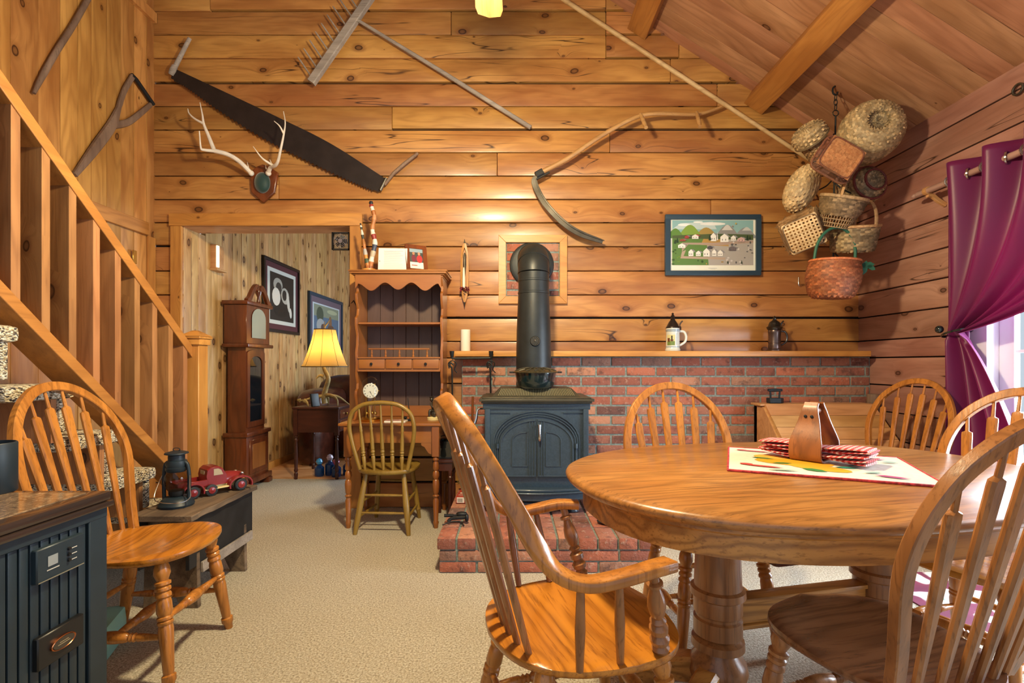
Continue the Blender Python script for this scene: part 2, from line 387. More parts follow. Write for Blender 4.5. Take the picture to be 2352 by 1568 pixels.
def cloth():
    k = NT('burgundy_satin'); b = k.b; b.inputs['Base Color'].default_value = lin('#701a52'); b.inputs['Roughness'].default_value = .42
    b.inputs['Sheen Weight'].default_value = .5; b.inputs['Sheen Roughness'].default_value = .35; b.inputs['Sheen Tint'].default_value = (.9, .6, 1, 1)
    n = k.noise(k.tc(), 400, 1); k.bump(n, .08, .001)
    tr = k.n('ShaderNodeBsdfTranslucent'); tr.inputs[0].default_value = lin('#b03478'); mx = k.n('ShaderNodeMixShader'); mx.inputs[0].default_value = .24
    out = k.N['Material Output']; k.L.new(b.outputs[0], mx.inputs[1]); k.L.new(tr.outputs[0], mx.inputs[2]); k.L.new(mx.outputs[0], out.inputs[0]); return k.m
M['curtain'] = cloth()
def shade():
    k = NT('lamp_shade_parchment'); b = k.b; b.inputs['Base Color'].default_value = lin('#d8b470'); b.inputs['Roughness'].default_value = .7
    tr = k.n('ShaderNodeBsdfTranslucent'); tr.inputs[0].default_value = lin('#e8bc68'); mx = k.n('ShaderNodeMixShader'); mx.inputs[0].default_value = .6
    out = k.N['Material Output']; k.L.new(b.outputs[0], mx.inputs[1]); k.L.new(tr.outputs[0], mx.inputs[2]); k.L.new(mx.outputs[0], out.inputs[0]); return k.m
M['shade'] = shade()
M['bulb'] = plain('lit_bulb', '#ffe2b0', emit='#ffd898', es=14)
def rugm():
    k = NT('floral_rug'); v = k.tc(); x = k.n('ShaderNodeTexVoronoi', voronoi_dimensions='2D'); x.inputs['Scale'].default_value = 4.2
    nn = k.n('ShaderNodeVectorMath', operation='ADD'); k.L.new(v, nn.inputs[0]); n = k.n('ShaderNodeTexNoise'); n.inputs['Scale'].default_value = 5; k.L.new(v, n.inputs['Vector'])
    q = k.n('ShaderNodeVectorMath', operation='SCALE'); k.L.new(n.outputs[1], q.inputs[0]); q.inputs['Scale'].default_value = .25; k.L.new(q.outputs[0], nn.inputs[1]); k.L.new(nn.outputs[0], x.inputs['Vector'])
    c = k.ramp(x.outputs['Distance'], [(.0, lin('#3c7a5c')), (.10, lin('#e8dcd4')), (.36, lin('#e8d8d0')), (.41, lin('#783048')), (.6, lin('#6c2a40'))]); k.L.new(c, k.b.inputs['Base Color']); k.b.inputs['Roughness'].default_value = .9
    return k.m
M['rug'] = rugm()
def granite():
    k = NT('granite_top'); n = k.noise(k.tc(), 40, 6, .75, 1.5); c = k.ramp(n, [(.35, lin('#4c3a2c')), (.5, lin('#7c6650')), (.65, lin('#a08a70'))]); k.L.new(c, k.b.inputs['Base Color']); k.b.inputs['Roughness'].default_value = .12; return k.m
M['granite'] = granite()
def patch(name, polys, M4, parent, off=.0006):
    """flat coloured shapes (x,y,colour) on the plane of M4; a picture printed on paper"""
    bm = B(); cl = bm.loops.layers.float_color.new('col')
    for i, (poly, col) in enumerate(polys):
        f = bm.faces.new([bm.verts.new(M4 @ Vector((x, y, off*(i*.25+1)))) for x, y in poly]); c = lin(col)
        for l in f.loops: l[cl] = c
    me = bpy.data.meshes.new(name); bm.to_mesh(me); bm.free(); me.materials.append(M['PAINT'])
    o = bpy.data.objects.new(name, me); C.objects.link(o); o.parent = parent; return o
def ell(cx, cy, rx, ry, n=14, a=0): return [(cx+rx*math.cos(2*math.pi*i/n)*math.cos(a)-ry*math.sin(2*math.pi*i/n)*math.sin(a), cy+rx*math.cos(2*math.pi*i/n)*math.sin(a)+ry*math.sin(2*math.pi*i/n)*math.cos(a)) for i in range(n)]
def rect(x0, y0, x1, y1): return [(x0, y0), (x1, y0), (x1, y1), (x0, y1)]

# ------------------------------------------------------------------ the room
D, XL, XR = 4.035, -2.89, 2.79
ZE, PIT, XRG = 2.844, .64, -1.2                 # eave height at the right wall, roof pitch, ridge position
ZR = ZE + PIT*(XR-XRG)
def zroof(x): return ZE + PIT*(XR-x) if x > XRG else ZR - PIT*(XRG-x)
OX0, OX1, OZ = -2.652, -1.302, 2.265            # opening to the hall
b = B(); box(b, XL-.2, XR+.5, -1.2, 9, -.1, 0); struct('floor', b, M['carpet'])
# back wall: courses of logs with butt joints
ys = [822, 784, 731, 677, 622, 566, 511, 458, 404, 350, 298, 244, 191, 134, 80, 25, -29, -83, -138, -192, -246, -300, -354, -408]
zs = [0, .2, .4, .6, .8, 1.0] + [H+(PY-y)/285.0 for y in ys]
joints = {458: [(640, 0)], 404: [(1142, 0)], 350: [(1401, 0)], 298: [(900, 0)], 191: [(1540, 0)], 244: [(1648, 0)], 134: [(1392, 0), (1560, 0)], 80: [(1392, 0), (1036, 0)], 25: [(1392, 0), (482, 0)], 511: [(1633, 0)], -29: [(1220, 0), (480, 0)]}
b = B()
jt = {}
for y, js in joints.items(): jt[round(H+(PY-y)/285.0, 3)] = sorted((j[0]-PX)/285.0 for j in js)
for i in range(len(zs)-1):
    z0, z1 = zs[i], zs[i+1]
    cuts = sorted(jt.get(round(z0, 3), [random.uniform(-1, 2.2)] if z0 > 2.3 else []))
    xs = [XL-.05] + cuts + [XR+.19]
    segs = []
    for a, c in zip(xs, xs[1:]):
        if z1 < OZ+.06:                         # the opening interrupts the lower courses
            if a < OX0: segs.append((a, min(c, OX0)))
            if c > OX1: segs.append((max(a, OX1), c))
        elif z0 < OZ:                           # course resting on the header
            segs.append((a, c, OZ+.01))
        else: segs.append((a, c))
    for s in segs:
        a, c = s[0], s[1]; zz = s[2] if len(s) > 2 and a < OX1 else z0
        if zz > z0 and c > OX1: box(b, OX1, c, D, D+.2, z0+.004, zz, bv=0)
        # trim the ends that would stick out of the roof
        hi = XR+.19
        if z1 > ZE: hi = min(hi, XR-(z0-ZE)/PIT+.05)
        lo = XL-.05 if z0 < zroof(XL) else XRG-(ZR-z0)/PIT-.05
        a2, c2 = max(a, lo), min(c, hi)
        if c2-a2 < .02: continue
        g = .014 if random.random() < .28 else .004
        box(b, a2+.0012, c2-.0012, D+random.uniform(0, .005), D+.2, zz+g, z1-.003, bv=.008)
struct('wall_back', b, M['log'])
b = B()
for z0, z1 in ((0, OZ+.0),):
    box(b, XL, OX0, D+.03, D+.19, 0, 2.2)
box(b, OX1, XR+.25, D+.03, D+.25, 0, 2.3); box(b, XL-.2, XR+.25, D+.03, D+.25, 2.3, 2.9); box(b, XR+.03, XR+.25, D-.3, D+.05, 0, ZE)
for k in range(26):
    x0 = XL+.22*k; z1 = min(zroof(x0), zroof(x0+.22)); box(b, x0, x0+.22, D+.03, D+.19, 2.9, z1)
struct('wall_back_core', b, M['core'])
# right wall: logs with the opening for the glass door
DY0, DY1, DZ = 1.15, 2.98, 2.06
b = B()
for i in range(len(zs)-1):
    z0, z1 = zs[i], min(zs[i+1], ZE)
    if z0 > ZE-.02: break
    if z0 < DZ-.1: segs = [(DY1+.05, D+.01), (-1.2, DY0-.05)]
    else: segs = [(-1.2, random.uniform(.5, 2.5)), ]; segs.append((segs[0][1], D+.01))
    for a, c in segs: box(b, XR+random.uniform(0, .005), XR+.2, a+.0012, c-.0012, z0+.005, z1-.003, bv=.008)
struct('wall_right', b, M['log_r'])
b = B(); box(b, XR+.03, XR+.19, DY1+.05, D, 0, ZE); box(b, XR+.03, XR+.19, -1.2, DY0-.05, 0, ZE); box(b, XR+.03, XR+.19, DY0-.05, DY1+.05, DZ+.05, ZE)
struct('wall_right_core', b, M['core'])
# left wall: upright boards
b = B(); y = -1.2
while y < D:
    wd = random.choice((.105, .13, .15, .17)); box(b, XL-.05, XL+random.uniform(-.002, .002), y+.001, min(y+wd, D+.02)-.001, 0, zroof(XL)+.1, bv=.004); y += wd
struct('wall_left', b, M['vert'])
b = B(); box(b, XL-.09, XL-.04, -1.2, D, 0, zroof(XL)); struct('wall_left_core', b, M['core'])
# ceiling boards run down the slope
b = B(); y = -1.2; sl = math.hypot(1, PIT)
def ceilM(right=True):
    if right: return frameM((XR, 0, ZE), (-1, 0, PIT), (0, 1, 0))
    return frameM((XRG, 0, ZR), (-1, 0, -PIT), (0, 1, 0))
LR = (XR-XRG)*sl; LLft = (XRG-XL)*sl
while y < D+.05:
    wd = random.choice((.15, .17, .19)); y2 = min(y+wd, D+.05)
    cut = random.uniform(.8, LR-1)
    for a, c in ((-.25, cut), (cut, LR)): box(b, a+.001, c-.001, y+.001, y2-.001, -.03, random.uniform(-.002, 0), bv=.004)
    y += wd
for v in b.verts: v.co.z = -v.co.z      # boards sit above the slope plane
o = struct('ceiling', b, M['ceil']); o.matrix_world = ceilM(True)
# outward normal check: plane normal of frame points down for (-1,0,p)x(0,1,0)
b = B(); y = -1.2
while y < D+.05:
    wd = random.choice((.15, .17, .19)); y2 = min(y+wd, D+.05); box(b, .001, LLft+.2, y+.001, y2-.001, 0, .03, bv=.004); y += wd
o2 = struct('ceiling_left', b, M['ceil']); o2.matrix_world = ceilM(False)
# purlins
for i, xb in enumerate((2.02, 1.08, .14, -.8)):
    z = zroof(xb); m = frameM((xb, 0, z), (-1, 0, PIT), (0, 1, 0)); b = B()
    box(b, -.085, .085, -1.2, D-.001, 0, .15, bv=.004)
    nz = (m.to_3x3() @ Vector((0, 0, 1))).z
    if nz > 0:
        for v in b.verts: v.co.z = -v.co.z
    o = struct('ceiling_beam', b, M['beam']); o.matrix_world = m
# trims of the opening
b = B(); box(b, OX0-.095, OX1+.10, D-.03, D, OZ, OZ+.098, bv=.004); struct('trim_1', b, M['trim'])
b = B(); box(b, OX0-.088, OX0, D-.024, D, 0, OZ, bv=.003); struct('trim_2', b, M['trimv'])
b = B(); box(b, OX1, OX1+.092, D-.024, D, 0, OZ, bv=.003); struct('trim_3', b, M['trimv'])
b = B(); box(b, OX0, OX1, D, D+.21, OZ-.002, OZ+.02); struct('trim_4', b, M['box'])
b = B(); box(b, OX1, OX1+.02, D, D+.21, 0, OZ); struct('trim_5', b, M['trimv'])
b = B(); q0 = PXp(222, 490, XL+.02); q1 = PXp(340, 532, XL+.02)
box(b, XL, XL+.03, q0.y-.12, q1.y-.0, 2.17, 2.27, bv=.003); struct('trim_6', b, M['stairs'])
b = B(); box(b, XL, XL+.02, 3.955, D, 0, 2.17, bv=.003); box(b, XL, XL+.02, 3.2, 3.29, 0, 2.17, bv=.003); struct('trim_7', b, M['trimv'])
b = B(); box(b, XL, XL+.028, 1.2, D, 3.9, 3.98); struct('trim_8', b, M['vert'])
# hall beyond the opening
HX = OX0; HY1 = 8.2
b = B(); y = D+.006
while y < HY1:
    wd = random.choice((.07, .09, .10)); box(b, HX-.04, HX+random.uniform(-.002, .002), y+.001, min(y+wd, HY1)-.001, 0, 3.6 if y > D+.2 else OZ, bv=.004); y += wd
struct('wall_hall', b, M['hall'])
b = B(); x = HX
while x < .8: box(b, x+.001, x+.089, HY1, HY1+.04, 0, 3.6, bv=.003); x += .09
struct('wall_hall_end', b, wood('pine_panel_end', '#bd9058', '#dcb47c', '#8a5c30', (2, 0, 1), .45, knots=.5, island=.25, ringk=.3))
b = B(); box(b, HX-.1, .9, D+.2, HY1+.1, 3.6, 3.65); struct('ceiling_hall', b, M['ceil'])
b = B(); box(b, .8, .84, D+.2, 5.3, 0, 3.6); box(b, .8, .84, 7.3, HY1, 0, 3.6); box(b, .8, .84, 5.3, 7.3, 2.2, 3.6); box(b, .8, .84, 5.3, 7.3, 0, .7); struct('wall_hall_right', b, M['hall'])
b = B(); box(b, HX, HX+.018, D+.4, HY1, .0, .085, bv=.004); struct('baseboard_hall', b, M['trimv'])
b = B(); box(b, HX, -1.2, HY1-3.15, HY1, .0, .012); struct('floor_hall_wood', b, M['box'])
b = B(); box(b, HX+.15, HX+.6, D+.35, D+.40, OZ-.1, OZ-.03); m_ = M['box']
b.free()
# glass door in the right wall
b = B(); box(b, XR-.02, XR+.14, DY1-.06, DY1+.05, 0, DZ+.05, bv=.003); box(b, XR-.02, XR+.14, DY0-.05, DY0+.05, 0, DZ+.05, bv=.003); box(b, XR-.025, XR+.13, DY0-.05, DY1+.05, DZ-.03, DZ+.06, bv=.003); box(b, XR, XR+.13, DY0, DY1, 0, .03)
struct('door_1', b, M['whitepaint'])
b = B()
for y0, y1, x0 in ((2.03, DY1-.06, .05), (DY0+.05, 2.12, .09)):
    box(b, XR+x0, XR+x0+.035, y0, y0+.09, .03, DZ-.03, bv=.003); box(b, XR+x0, XR+x0+.035, y1-.09, y1, .03, DZ-.03, bv=.003)
    box(b, XR+x0+.002, XR+x0+.033, y0+.09, y1-.09, .03, .18); box(b, XR+x0+.002, XR+x0+.033, y0+.09, y1-.09, DZ-.13, DZ-.03)
    for q in (1, 2): yy = y0+.09+(y1-y0-.18)*q/3; box(b, XR+x0+.01, XR+x0+.025, yy-.009, yy+.009, .18, DZ-.13)
    for q in range(1, 5): zz = .18+(DZ-.31)*q/5; box(b, XR+x0+.01, XR+x0+.025, y0+.09, y1-.09, zz-.009, zz+.009)
struct('window_1', b, M['whitepaint'])
b = B(); box(b, XR+.065, XR+.069, 2.1, DY1-.1, .15, DZ-.1); box(b, XR+.105, XR+.109, DY0+.1, 2.1, .15, DZ-.1); struct('window_1_pane', b, M['glass'])
# log corner post hint and ring nail on the right wall
# brick wainscot and its mortar
BX0, BX1, BY, BZ = -.393, XR, 3.90, 1.213
def bricks(bm, x0, x1, z0, z1, yf, depth, ph=0, pw=.233, phh=.0758, g=.014):
    z = z1; r = 0
    while z > z0+.02:
        za = max(z-phh, z0); x = x0 - (pw/2 if r % 2 else 0)
        while x < x1:
            a, c = max(x, x0), min(x+pw, x1)
            if c-a > .03: box(bm, a+g/2, c-g/2, yf+random.uniform(-.003, .003), yf+depth, za+g/2, z-g/2, bv=.004)
            x += pw
        z = za; r += 1
b = B(); bricks(b, BX0, BX1, 0, BZ, BY, .1); struct('wall_brick', b, M['brick'])
b = B(); box(b, BX0+.004, BX1, BY+.005, D, 0, BZ); struct('wall_brick_mortar', b, M['mortar'])
b = B(); box(b, -.447, 2.72, 3.79, D, 1.215, 1.257, bv=.005)
tag(obj('mantel_shelf', b, M['trim']), 'long pine mantel shelf on top of the brick wainscot', 'shelf')
# hearth
t = thing('hearth', 'raised red brick hearth platform under the wood stove', 'hearth', (0, 2.76, 0))
b = B(); hx0, hx1 = -.42, .82; g = .012
for r in range(2):
    x = hx0 - (.11 if r else 0)+.0
    while x < hx1:
        a, c = max(x, hx0+.012), min(x+.225, hx1-.012)
        if c-a > .03: box(b, a+g/2, c-g/2, .012, .11, r*.064+.004, r*.064+.06, bv=.006)
        x += .225
    y = .11
    while y < 1.1: box(b, hx0+.012, hx0+.11, y+g/2, min(y+.225, 1.12)-g/2, r*.064+.004, r*.064+.06, bv=.006); box(b, hx1-.11, hx1-.012, y+g/2, min(y+.225, 1.12)-g/2, r*.064+.004, r*.064+.06, bv=.006); y += .225
y = 0; r = 0
while y < 1.10:
    ln = .205 if r == 0 else .2; x = hx0
    wd = .112 if r % 2 == 0 else .112
    while x < hx1-.02: box(b, x+g/2, min(x+wd, hx1)-g/2, y+g/2, min(y+ln, 1.125)-g/2, .132, .195+random.uniform(-.002, .002), bv=.007); x += wd
    y += ln; r += 1
obj('brick_courses', b, M['brick'], t)
b = B(); box(b, hx0+.02, hx1-.02, .02, 1.12, 0, .186); obj('mortar', b, M['mortar'], t)
# framed thimble square of brick
t = thing('thimble_surround', 'mitred pine frame around a square of bricks behind the stovepipe', 'frame', (.167, D, 1.916))
b = B(); W2 = .275
for k in range(4):
    a = k*math.pi/2; m = Matrix.Rotation(a, 4, 'Y')
    prism(b, [(-W2, -W2), (W2, -W2), (W2-.06, -W2+.06), (-W2+.06, -W2+.06)], m @ frameM((0, -.028, 0), (1, 0, 0), (0, 0, 1)), -.0279)
obj('frame', b, M['trim'], t, bevel=.002)
b = B(); bricks(b, -.215, .215, -.215, .215, -.012, .011); obj('bricks', b, M['brick'], t)
b = B(); box(b, -.22, .22, -.006, -.001, -.22, .22); obj('mortar', b, M['mortar'], t)
#==PART2==
# ------------------------------------------------------------------ dining table
LEGP = [(0, .016), (.02, .020), (.05, .025), (.10, .027), (.14, .020), (.155, .018), (.165, .026), (.185, .026), (.195, .019), (.21, .025), (.23, .025), (.24, .019), (.26, .025), (.28, .025), (.29, .020), (.32, .024), (.40, .0255), (.43, .021), (.44, .0255), (.455, .0255), (.465, .021), (.475, .0255), (.49, .0255), (.50, .022), (.54, .0245), (.86, .0175), (.88, .016), (.89, .0225), (.93, .0225), (.95, .017), (1, .015)]
STRP = [(0, .008), (.1, .010), (.2, .013), (.26, .014), (.28, .010), (.295, .016), (.315, .010), (.33, .016), (.35, .010), (.37, .017), (.44, .020), (.5, .0215), (.56, .020), (.63, .017), (.65, .010), (.67, .016), (.685, .010), (.705, .016), (.72, .010), (.74, .014), (.8, .013), (.9, .010), (1, .008)]
SPLN = [(0, .008), (.15, .010), (.5, .014), (.85, .010), (1, .008)]
TA, TB, TN, TZ = .84, .587, 2.34, .79
def sup(a, b_, n, N=96):
    out = []
    for k in range(N):
        t = 2*math.pi*k/N; c, s = math.cos(t), math.sin(t)
        out.append((a*math.copysign(abs(c)**(2/n), c), b_*math.copysign(abs(s)**(2/n), s)))
    return out
def supstack(bm, levels, n=TN, N=96):
    loft(bm, [[Vector((x, y, z)) for x, y in sup(TA+d, TB+d, n, N)] for d, z in levels])
t = thing('dining_table', 'oval golden oak dining table on two turned pedestals', 'table', (1.029, 1.783, 0), R(12.7))
b = B(); supstack(b, [(-.045, TZ-.042), (-.02, TZ-.040), (-.006, TZ-.034), (0, TZ-.026), (.002, TZ-.018), (-.002, TZ-.010), (-.012, TZ-.0045), (-.020, TZ-.004), (-.026, TZ)])
obj('tabletop', b, M['oak_t'], t, ang=50)
b = B(); supstack(b, [(-.075, TZ-.043), (-.05, TZ-.043), (-.05, TZ-.058), (-.058, TZ-.064), (-.058, TZ-.125), (-.075, TZ-.128)])
obj('apron', b, M['oak_a'], t)
COLP = [(0, .060), (.03, .085), (.08, .085), (.10, .068), (.11, .072), (.125, .098), (.16, .100), (.175, .080), (.19, .080), (.42, .086), (.43, .098), (.465, .100), (.48, .086), (.50, .088), (.56, .088), (.57, .080), (.585, .080), (.595, .088), (.68, .088), (.69, .074), (.71, .094), (.75, .096), (.765, .070), (.78, .072), (.83, .100), (.88, .108), (.93, .100), (.965, .075), (1, .07)]
for s in (-1, 1):
    cx = s*.335
    b = B(); turn(b, (cx, 0, TZ-.128), (cx, 0, .05), [(q, r*.9) for q, r in COLP], 28); p = obj('pedestal', b, M['oak_z'], t)
    b = B(); box(b, cx-.11, cx+.11, -.40, .40, TZ-.16, TZ-.129, bv=.01); obj('cross_block', b, M['darkwood'], t)
    for a in (35, -35) if s > 0 else (145, 215):
        b = B(); dx, dy = math.cos(R(a)), math.sin(R(a)); pts = spline([(cx+dx*.03, dy*.03, .11), (cx+dx*.14, dy*.14, .10), (cx+dx*.24, dy*.24, .055), (cx+dx*.33, dy*.33, .035)], 5)
        rail(b, pts, (-dy, dx, 0), .075, [.10-.045*i/(len(pts)-1) for i in range(len(pts))], .3); obj('foot', b, M['oak_a'], t)
b = B(); box(b, -.26, .26, -.02, .02, .27, .345, bv=.004); box(b, -.26, .26, -.03, .03, .345, .36, bv=.004); box(b, -.26, .26, -.03, .03, .255, .27, bv=.004)
obj('stretcher_beam', b, M['oak_a'], t)
# ------------------------------------------------------------------ arrow-back chairs
SZ = .46
def seat_bm(wf, wb, dp, z=SZ, th=.036, dip=.014, yo=0):
    bm = B(); NR, NA = 10, 56; rings = []
    def outl(t):
        c, s = math.cos(t), math.sin(t); x = math.copysign(abs(c)**.72, c); y = math.copysign(abs(s)**.72, s)
        w_ = wb+(wf-wb)*(y+1)/2; return x*w_/2, y*dp/2 + .018*math.copysign(1, s)*(1-abs(x))*abs(s)
    def dz(x, y, r):
        u = x/(wf/2); v = y/(dp/2)
        d = -dip*max(0, 1-(u*u*.9+(v+.15)**2*1.1))*1.6
        d += .006*math.exp(-(u*6)**2)*max(0, v)*r
        return d
    for i in range(NR, 0, -1):
        r = i/NR; ring = []
        for j in range(NA):
            x, y = outl(2*math.pi*j/NA); x *= r; y *= r
            e = .005 if i == NR else 0
            ring.append(Vector((x, y+yo, z+dz(x, y, r)-e)))
        rings.append(ring)
    low = [[Vector((outl(2*math.pi*j/NA)[0]*k, outl(2*math.pi*j/NA)[1]*k+yo, z-q)) for j in range(NA)] for k, q in ((.90, th), (.985, th-.008), (1.006, th*.5), (1.004, .010))]
    loft(bm, low+rings); return bm
def arrow_bm(a, b_, L, n, sh, wmax=.038, th=.017, wmin=.019):
    """spindle from a to b_: paddle widening up to the shoulder at fraction sh, then a thin dowel"""
    bm = B(); a, b_ = Vector(a), Vector(b_); d = b_-a; t = d.normalized(); n = Vector(n); n = (n-t*n.dot(t)).normalized(); s = t.cross(n)
    prof = [(0, wmin, wmin*.85), (.04, wmin, wmin*.85), (.25, wmin+(wmax-wmin)*.3, th), (sh*.8, wmax*.93, th), (sh-.03, wmax, th), (sh-.008, wmax*.93, th), (sh, wmax*.5, th*.8), (sh+.004, .013, .012), (1, .010, .010)]
    rings = []
    for q, w_, h_ in prof:
        c = min(w_, h_)*.32; w_ /= 2; h_ /= 2
        rings.append([a+d*q+s*x+n*y for x, y in ((w_, h_-c), (w_-c, h_), (-w_+c, h_), (-w_, h_-c), (-w_, -h_+c), (-w_+c, -h_), (w_-c, -h_), (w_, -h_+c))])
    loft(bm, rings); return bm
def bow_interp(pts, x):
    """height s of the upper bow at lateral x"""
    best = 0
    for p, q in zip(pts, pts[1:]):
        if min(p[0], q[0]) <= x <= max(p[0], q[0]) and abs(q[0]-p[0]) > 1e-6:
            s = p[1]+(q[1]-p[1])*(x-p[0])/(q[0]-p[0]); best = max(best, s)
    return best
def under(t, legs, mats):
    """legs: list of (top, bottom)"""
    for a, c in legs:
        bm = B(); turn(bm, a, c, LEGP); obj('leg', bm, mats, t)
    def on(i, q): a, c = Vector(legs[i][0]), Vector(legs[i][1]); return a+(c-a)*q
    bm = B(); turn(bm, on(0, .46), on(1, .46), STRP, 12); obj('stretcher', bm, mats, t)      # front
    for i, j in ((0, 2), (1, 3)):
        bm = B(); turn(bm, on(i, .60), on(j, .60), STRP, 12); obj('stretcher', bm, mats, t)
    m0 = (on(0, .6)+on(2, .6))/2; m1 = (on(1, .6)+on(3, .6))/2
    bm = B(); turn(bm, m0, m1, STRP, 12); obj('stretcher', bm, mats, t)
    bm = B(); turn(bm, on(2, .48), on(3, .48), SPLN, 10); obj('stretcher', bm, mats, t)
def side_chair(label, loc, rotz, sm, lm, group='oak arrow-back dining chairs', s=1, bowW=.252, tilt=13.5, name='dining_chair'):
    t = thing(name, label, 'chair', loc, rotz, group, s=s)
    obj('seat', seat_bm(.475, .41, .44), sm, t, ang=55)
    k = math.tan(R(tilt)); y0 = -.175; ti = R(tilt)
    def BP(x, q): return Vector((x, y0-q*math.sin(ti)-.06*(1-(x/.26)**2)*min(1, q/.2)*.6, SZ-.005+q*math.cos(ti)))
    ctrl = [(-.178, -.02), (-.205, .08), (-.236, .20), (-bowW, .31), (-.240, .41), (-.198, .505), (-.125, .575), (-.045, .608), (.045, .608), (.125, .575), (.198, .505), (.240, .41), (bowW, .31), (.236, .20), (.205, .08), (.178, -.02)]
    pts = spline([(x, q, 0) for x, q in ctrl], 4)
    bm = B(); rail(bm, [BP(p.x, p.y) for p in pts], (0, 1, .22), .026, .034, .22); obj('bow', bm, lm, t)
    for i in range(6):
        u = (i-2.5)/2.5; xb, xt = u*.142, u*.192
        qt = bow_interp([(p.x, p.y) for p in pts], xt)-.008
        a = Vector((xb, y0-.012*(1-u*u)-.015, SZ-.012)); c = BP(xt, qt)
        sh = 1-.072/(c-a).length
        obj('spindle', arrow_bm(a, c, 1, (0, 1, .2), sh), lm, t)
    legs = [((-.155, .145, SZ-.03), (-.205, .205, 0)), ((.155, .145, SZ-.03), (.205, .205, 0)), ((-.14, -.14, SZ-.03), (-.185, -.225, 0)), ((.14, -.14, SZ-.03), (.185, -.225, 0))]
    under(t, legs, lm); return t
def look(u): return math.atan2(u[1], u[0]) - math.pi/2
side_chair('golden oak arrow-back chair standing alone in front of the staircase', (-1.44, 1.98, 0), look((.995, .06)), M['oak_s'], M['oak_b'], s=1.02)
side_chair('oak arrow-back chair behind the table, in front of the wood stove side', (.825, 2.14, 0), look((.12, -.99)), M['oak_s'], M['oak_b'])
side_chair('oak arrow-back chair standing in the right corner beside the pine wood box', (2.22, 3.06, 0), look((-.97, -.25)), M['oak_s'], M['oak_b'])
side_chair('oak arrow-back chair at the table end nearest the glass door', (1.70, 1.83, 0), look((-.94, -.34)), M['oak_s'], M['oak_b'])
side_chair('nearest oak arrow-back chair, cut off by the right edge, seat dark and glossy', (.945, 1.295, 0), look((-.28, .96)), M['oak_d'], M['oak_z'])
# armchair
t = thing('armchair', 'large golden oak armchair with one continuous bent back and arms', 'chair', (.18, 1.405, 0), look((.957, .29)))
obj('seat', seat_bm(.54, .46, .47, dip=.016), M['oak_s'], t, ang=55)
half = [(.262, .125, .684, 0), (.281, .06, .686, 0), (.283, -.02, .676, 0), (.278, -.10, .672, .05), (.266, -.165, .70, .3), (.252, -.21, .76, .7), (.236, -.25, .835, 1), (.214, -.292, .91, 1), (.172, -.332, .985, 1), (.105, -.362, 1.04, 1), (.035, -.372, 1.064, 1)]
ctrl = half + [(-x, y, z, q) for x, y, z, q in half[::-1]]
pts = spline([Vector((x, y, z)) for x, y, z, q in ctrl], 4); tw = spline([Vector((q, 0, 0)) for *_, q in ctrl], 4)
sd = []; ws = []; hs = []
for p, q in zip(pts, tw):
    k = min(1, max(0, q.x)); sd.append(Vector((1, 0, 0))*(1-k) + Vector((0, .85, .55))*k if p.x > 0 else Vector((-1, 0, 0))*(1-k)+Vector((0, .85, .55))*k)
    ws.append(.048*(1-k)+.042*k); hs.append(.026)
# keep side vectors smooth: lateral on the arms, fore-and-aft on the back
sd = []
for i, p in enumerate(pts):
    k = min(1, max(0, tw[i].x)); a = Vector((1, 0, 0)); tt = (pts[min(i+1, len(pts)-1)]-pts[max(i-1, 0)]).normalized()
    fa = Vector((0, .86, .5)); fa = (fa-tt*fa.dot(tt)).normalized(); la = (a-tt*a.dot(tt)); la = la.normalized() if la.length > .1 else fa
    sgn = -1 if p.x > 0 else 1
    sd.append((la*sgn*(1-k)+fa*k).normalized())
b = B(); rail(b, pts, sd, ws, hs, .3); obj('bow_and_arms', b, M['oak_b'], t, ang=50)
bp = [(p.x, p.z) for p, q in zip(pts, tw) if q.x > .6]; by = [(p.x, p.y, p.z) for p, q in zip(pts, tw) if q.x > .6]
for i in range(6):
    u = (i-2.5)/2.5; xt = u*.165; zt = bow_interp(bp, xt)-.01; c = min(by, key=lambda q: abs(q[0]-xt)+abs(q[2]-zt))
    obj('spindle', arrow_bm((u*.13, -.185-.02*(1-u*u), SZ-.01), (xt, c[1], zt), 1, (0, 1, .3), .80, .038), M['oak_z'], t)
POST = [(0, .012), (.04, .019), (.08, .022), (.12, .014), (.15, .022), (.2, .024), (.25, .015), (.28, .022), (.34, .023), (.38, .014), (.42, .020), (.46, .013), (.5, .018), (.6, .0225), (.7, .020), (.8, .013), (.83, .012), (.85, .020), (.88, .020), (.90, .012), (1, .012)]
for s in (-1, 1):
    b = B(); turn(b, (s*.225, .125, SZ-.008), (s*.270, .075, .674), POST, 16); obj('arm_post', b, M['oak_z'], t)
    for ya, yb in ((.01, .03), (-.095, -.065)):
        b = B(); turn(b, (s*.232, ya, SZ-.008), (s*.28, yb-.05, .666), [(0, .009), (.5, .0125), (1, .009)], 10); obj('arm_spindle', b, M['oak_z'], t)
under(t, [((-.17, .15, SZ-.03), (-.235, .22, 0)), ((.17, .15, SZ-.03), (.235, .22, 0)), ((-.16, -.15, SZ-.03), (-.215, -.25, 0)), ((.16, -.15, SZ-.03), (.215, -.25, 0))], M['oak_b'])
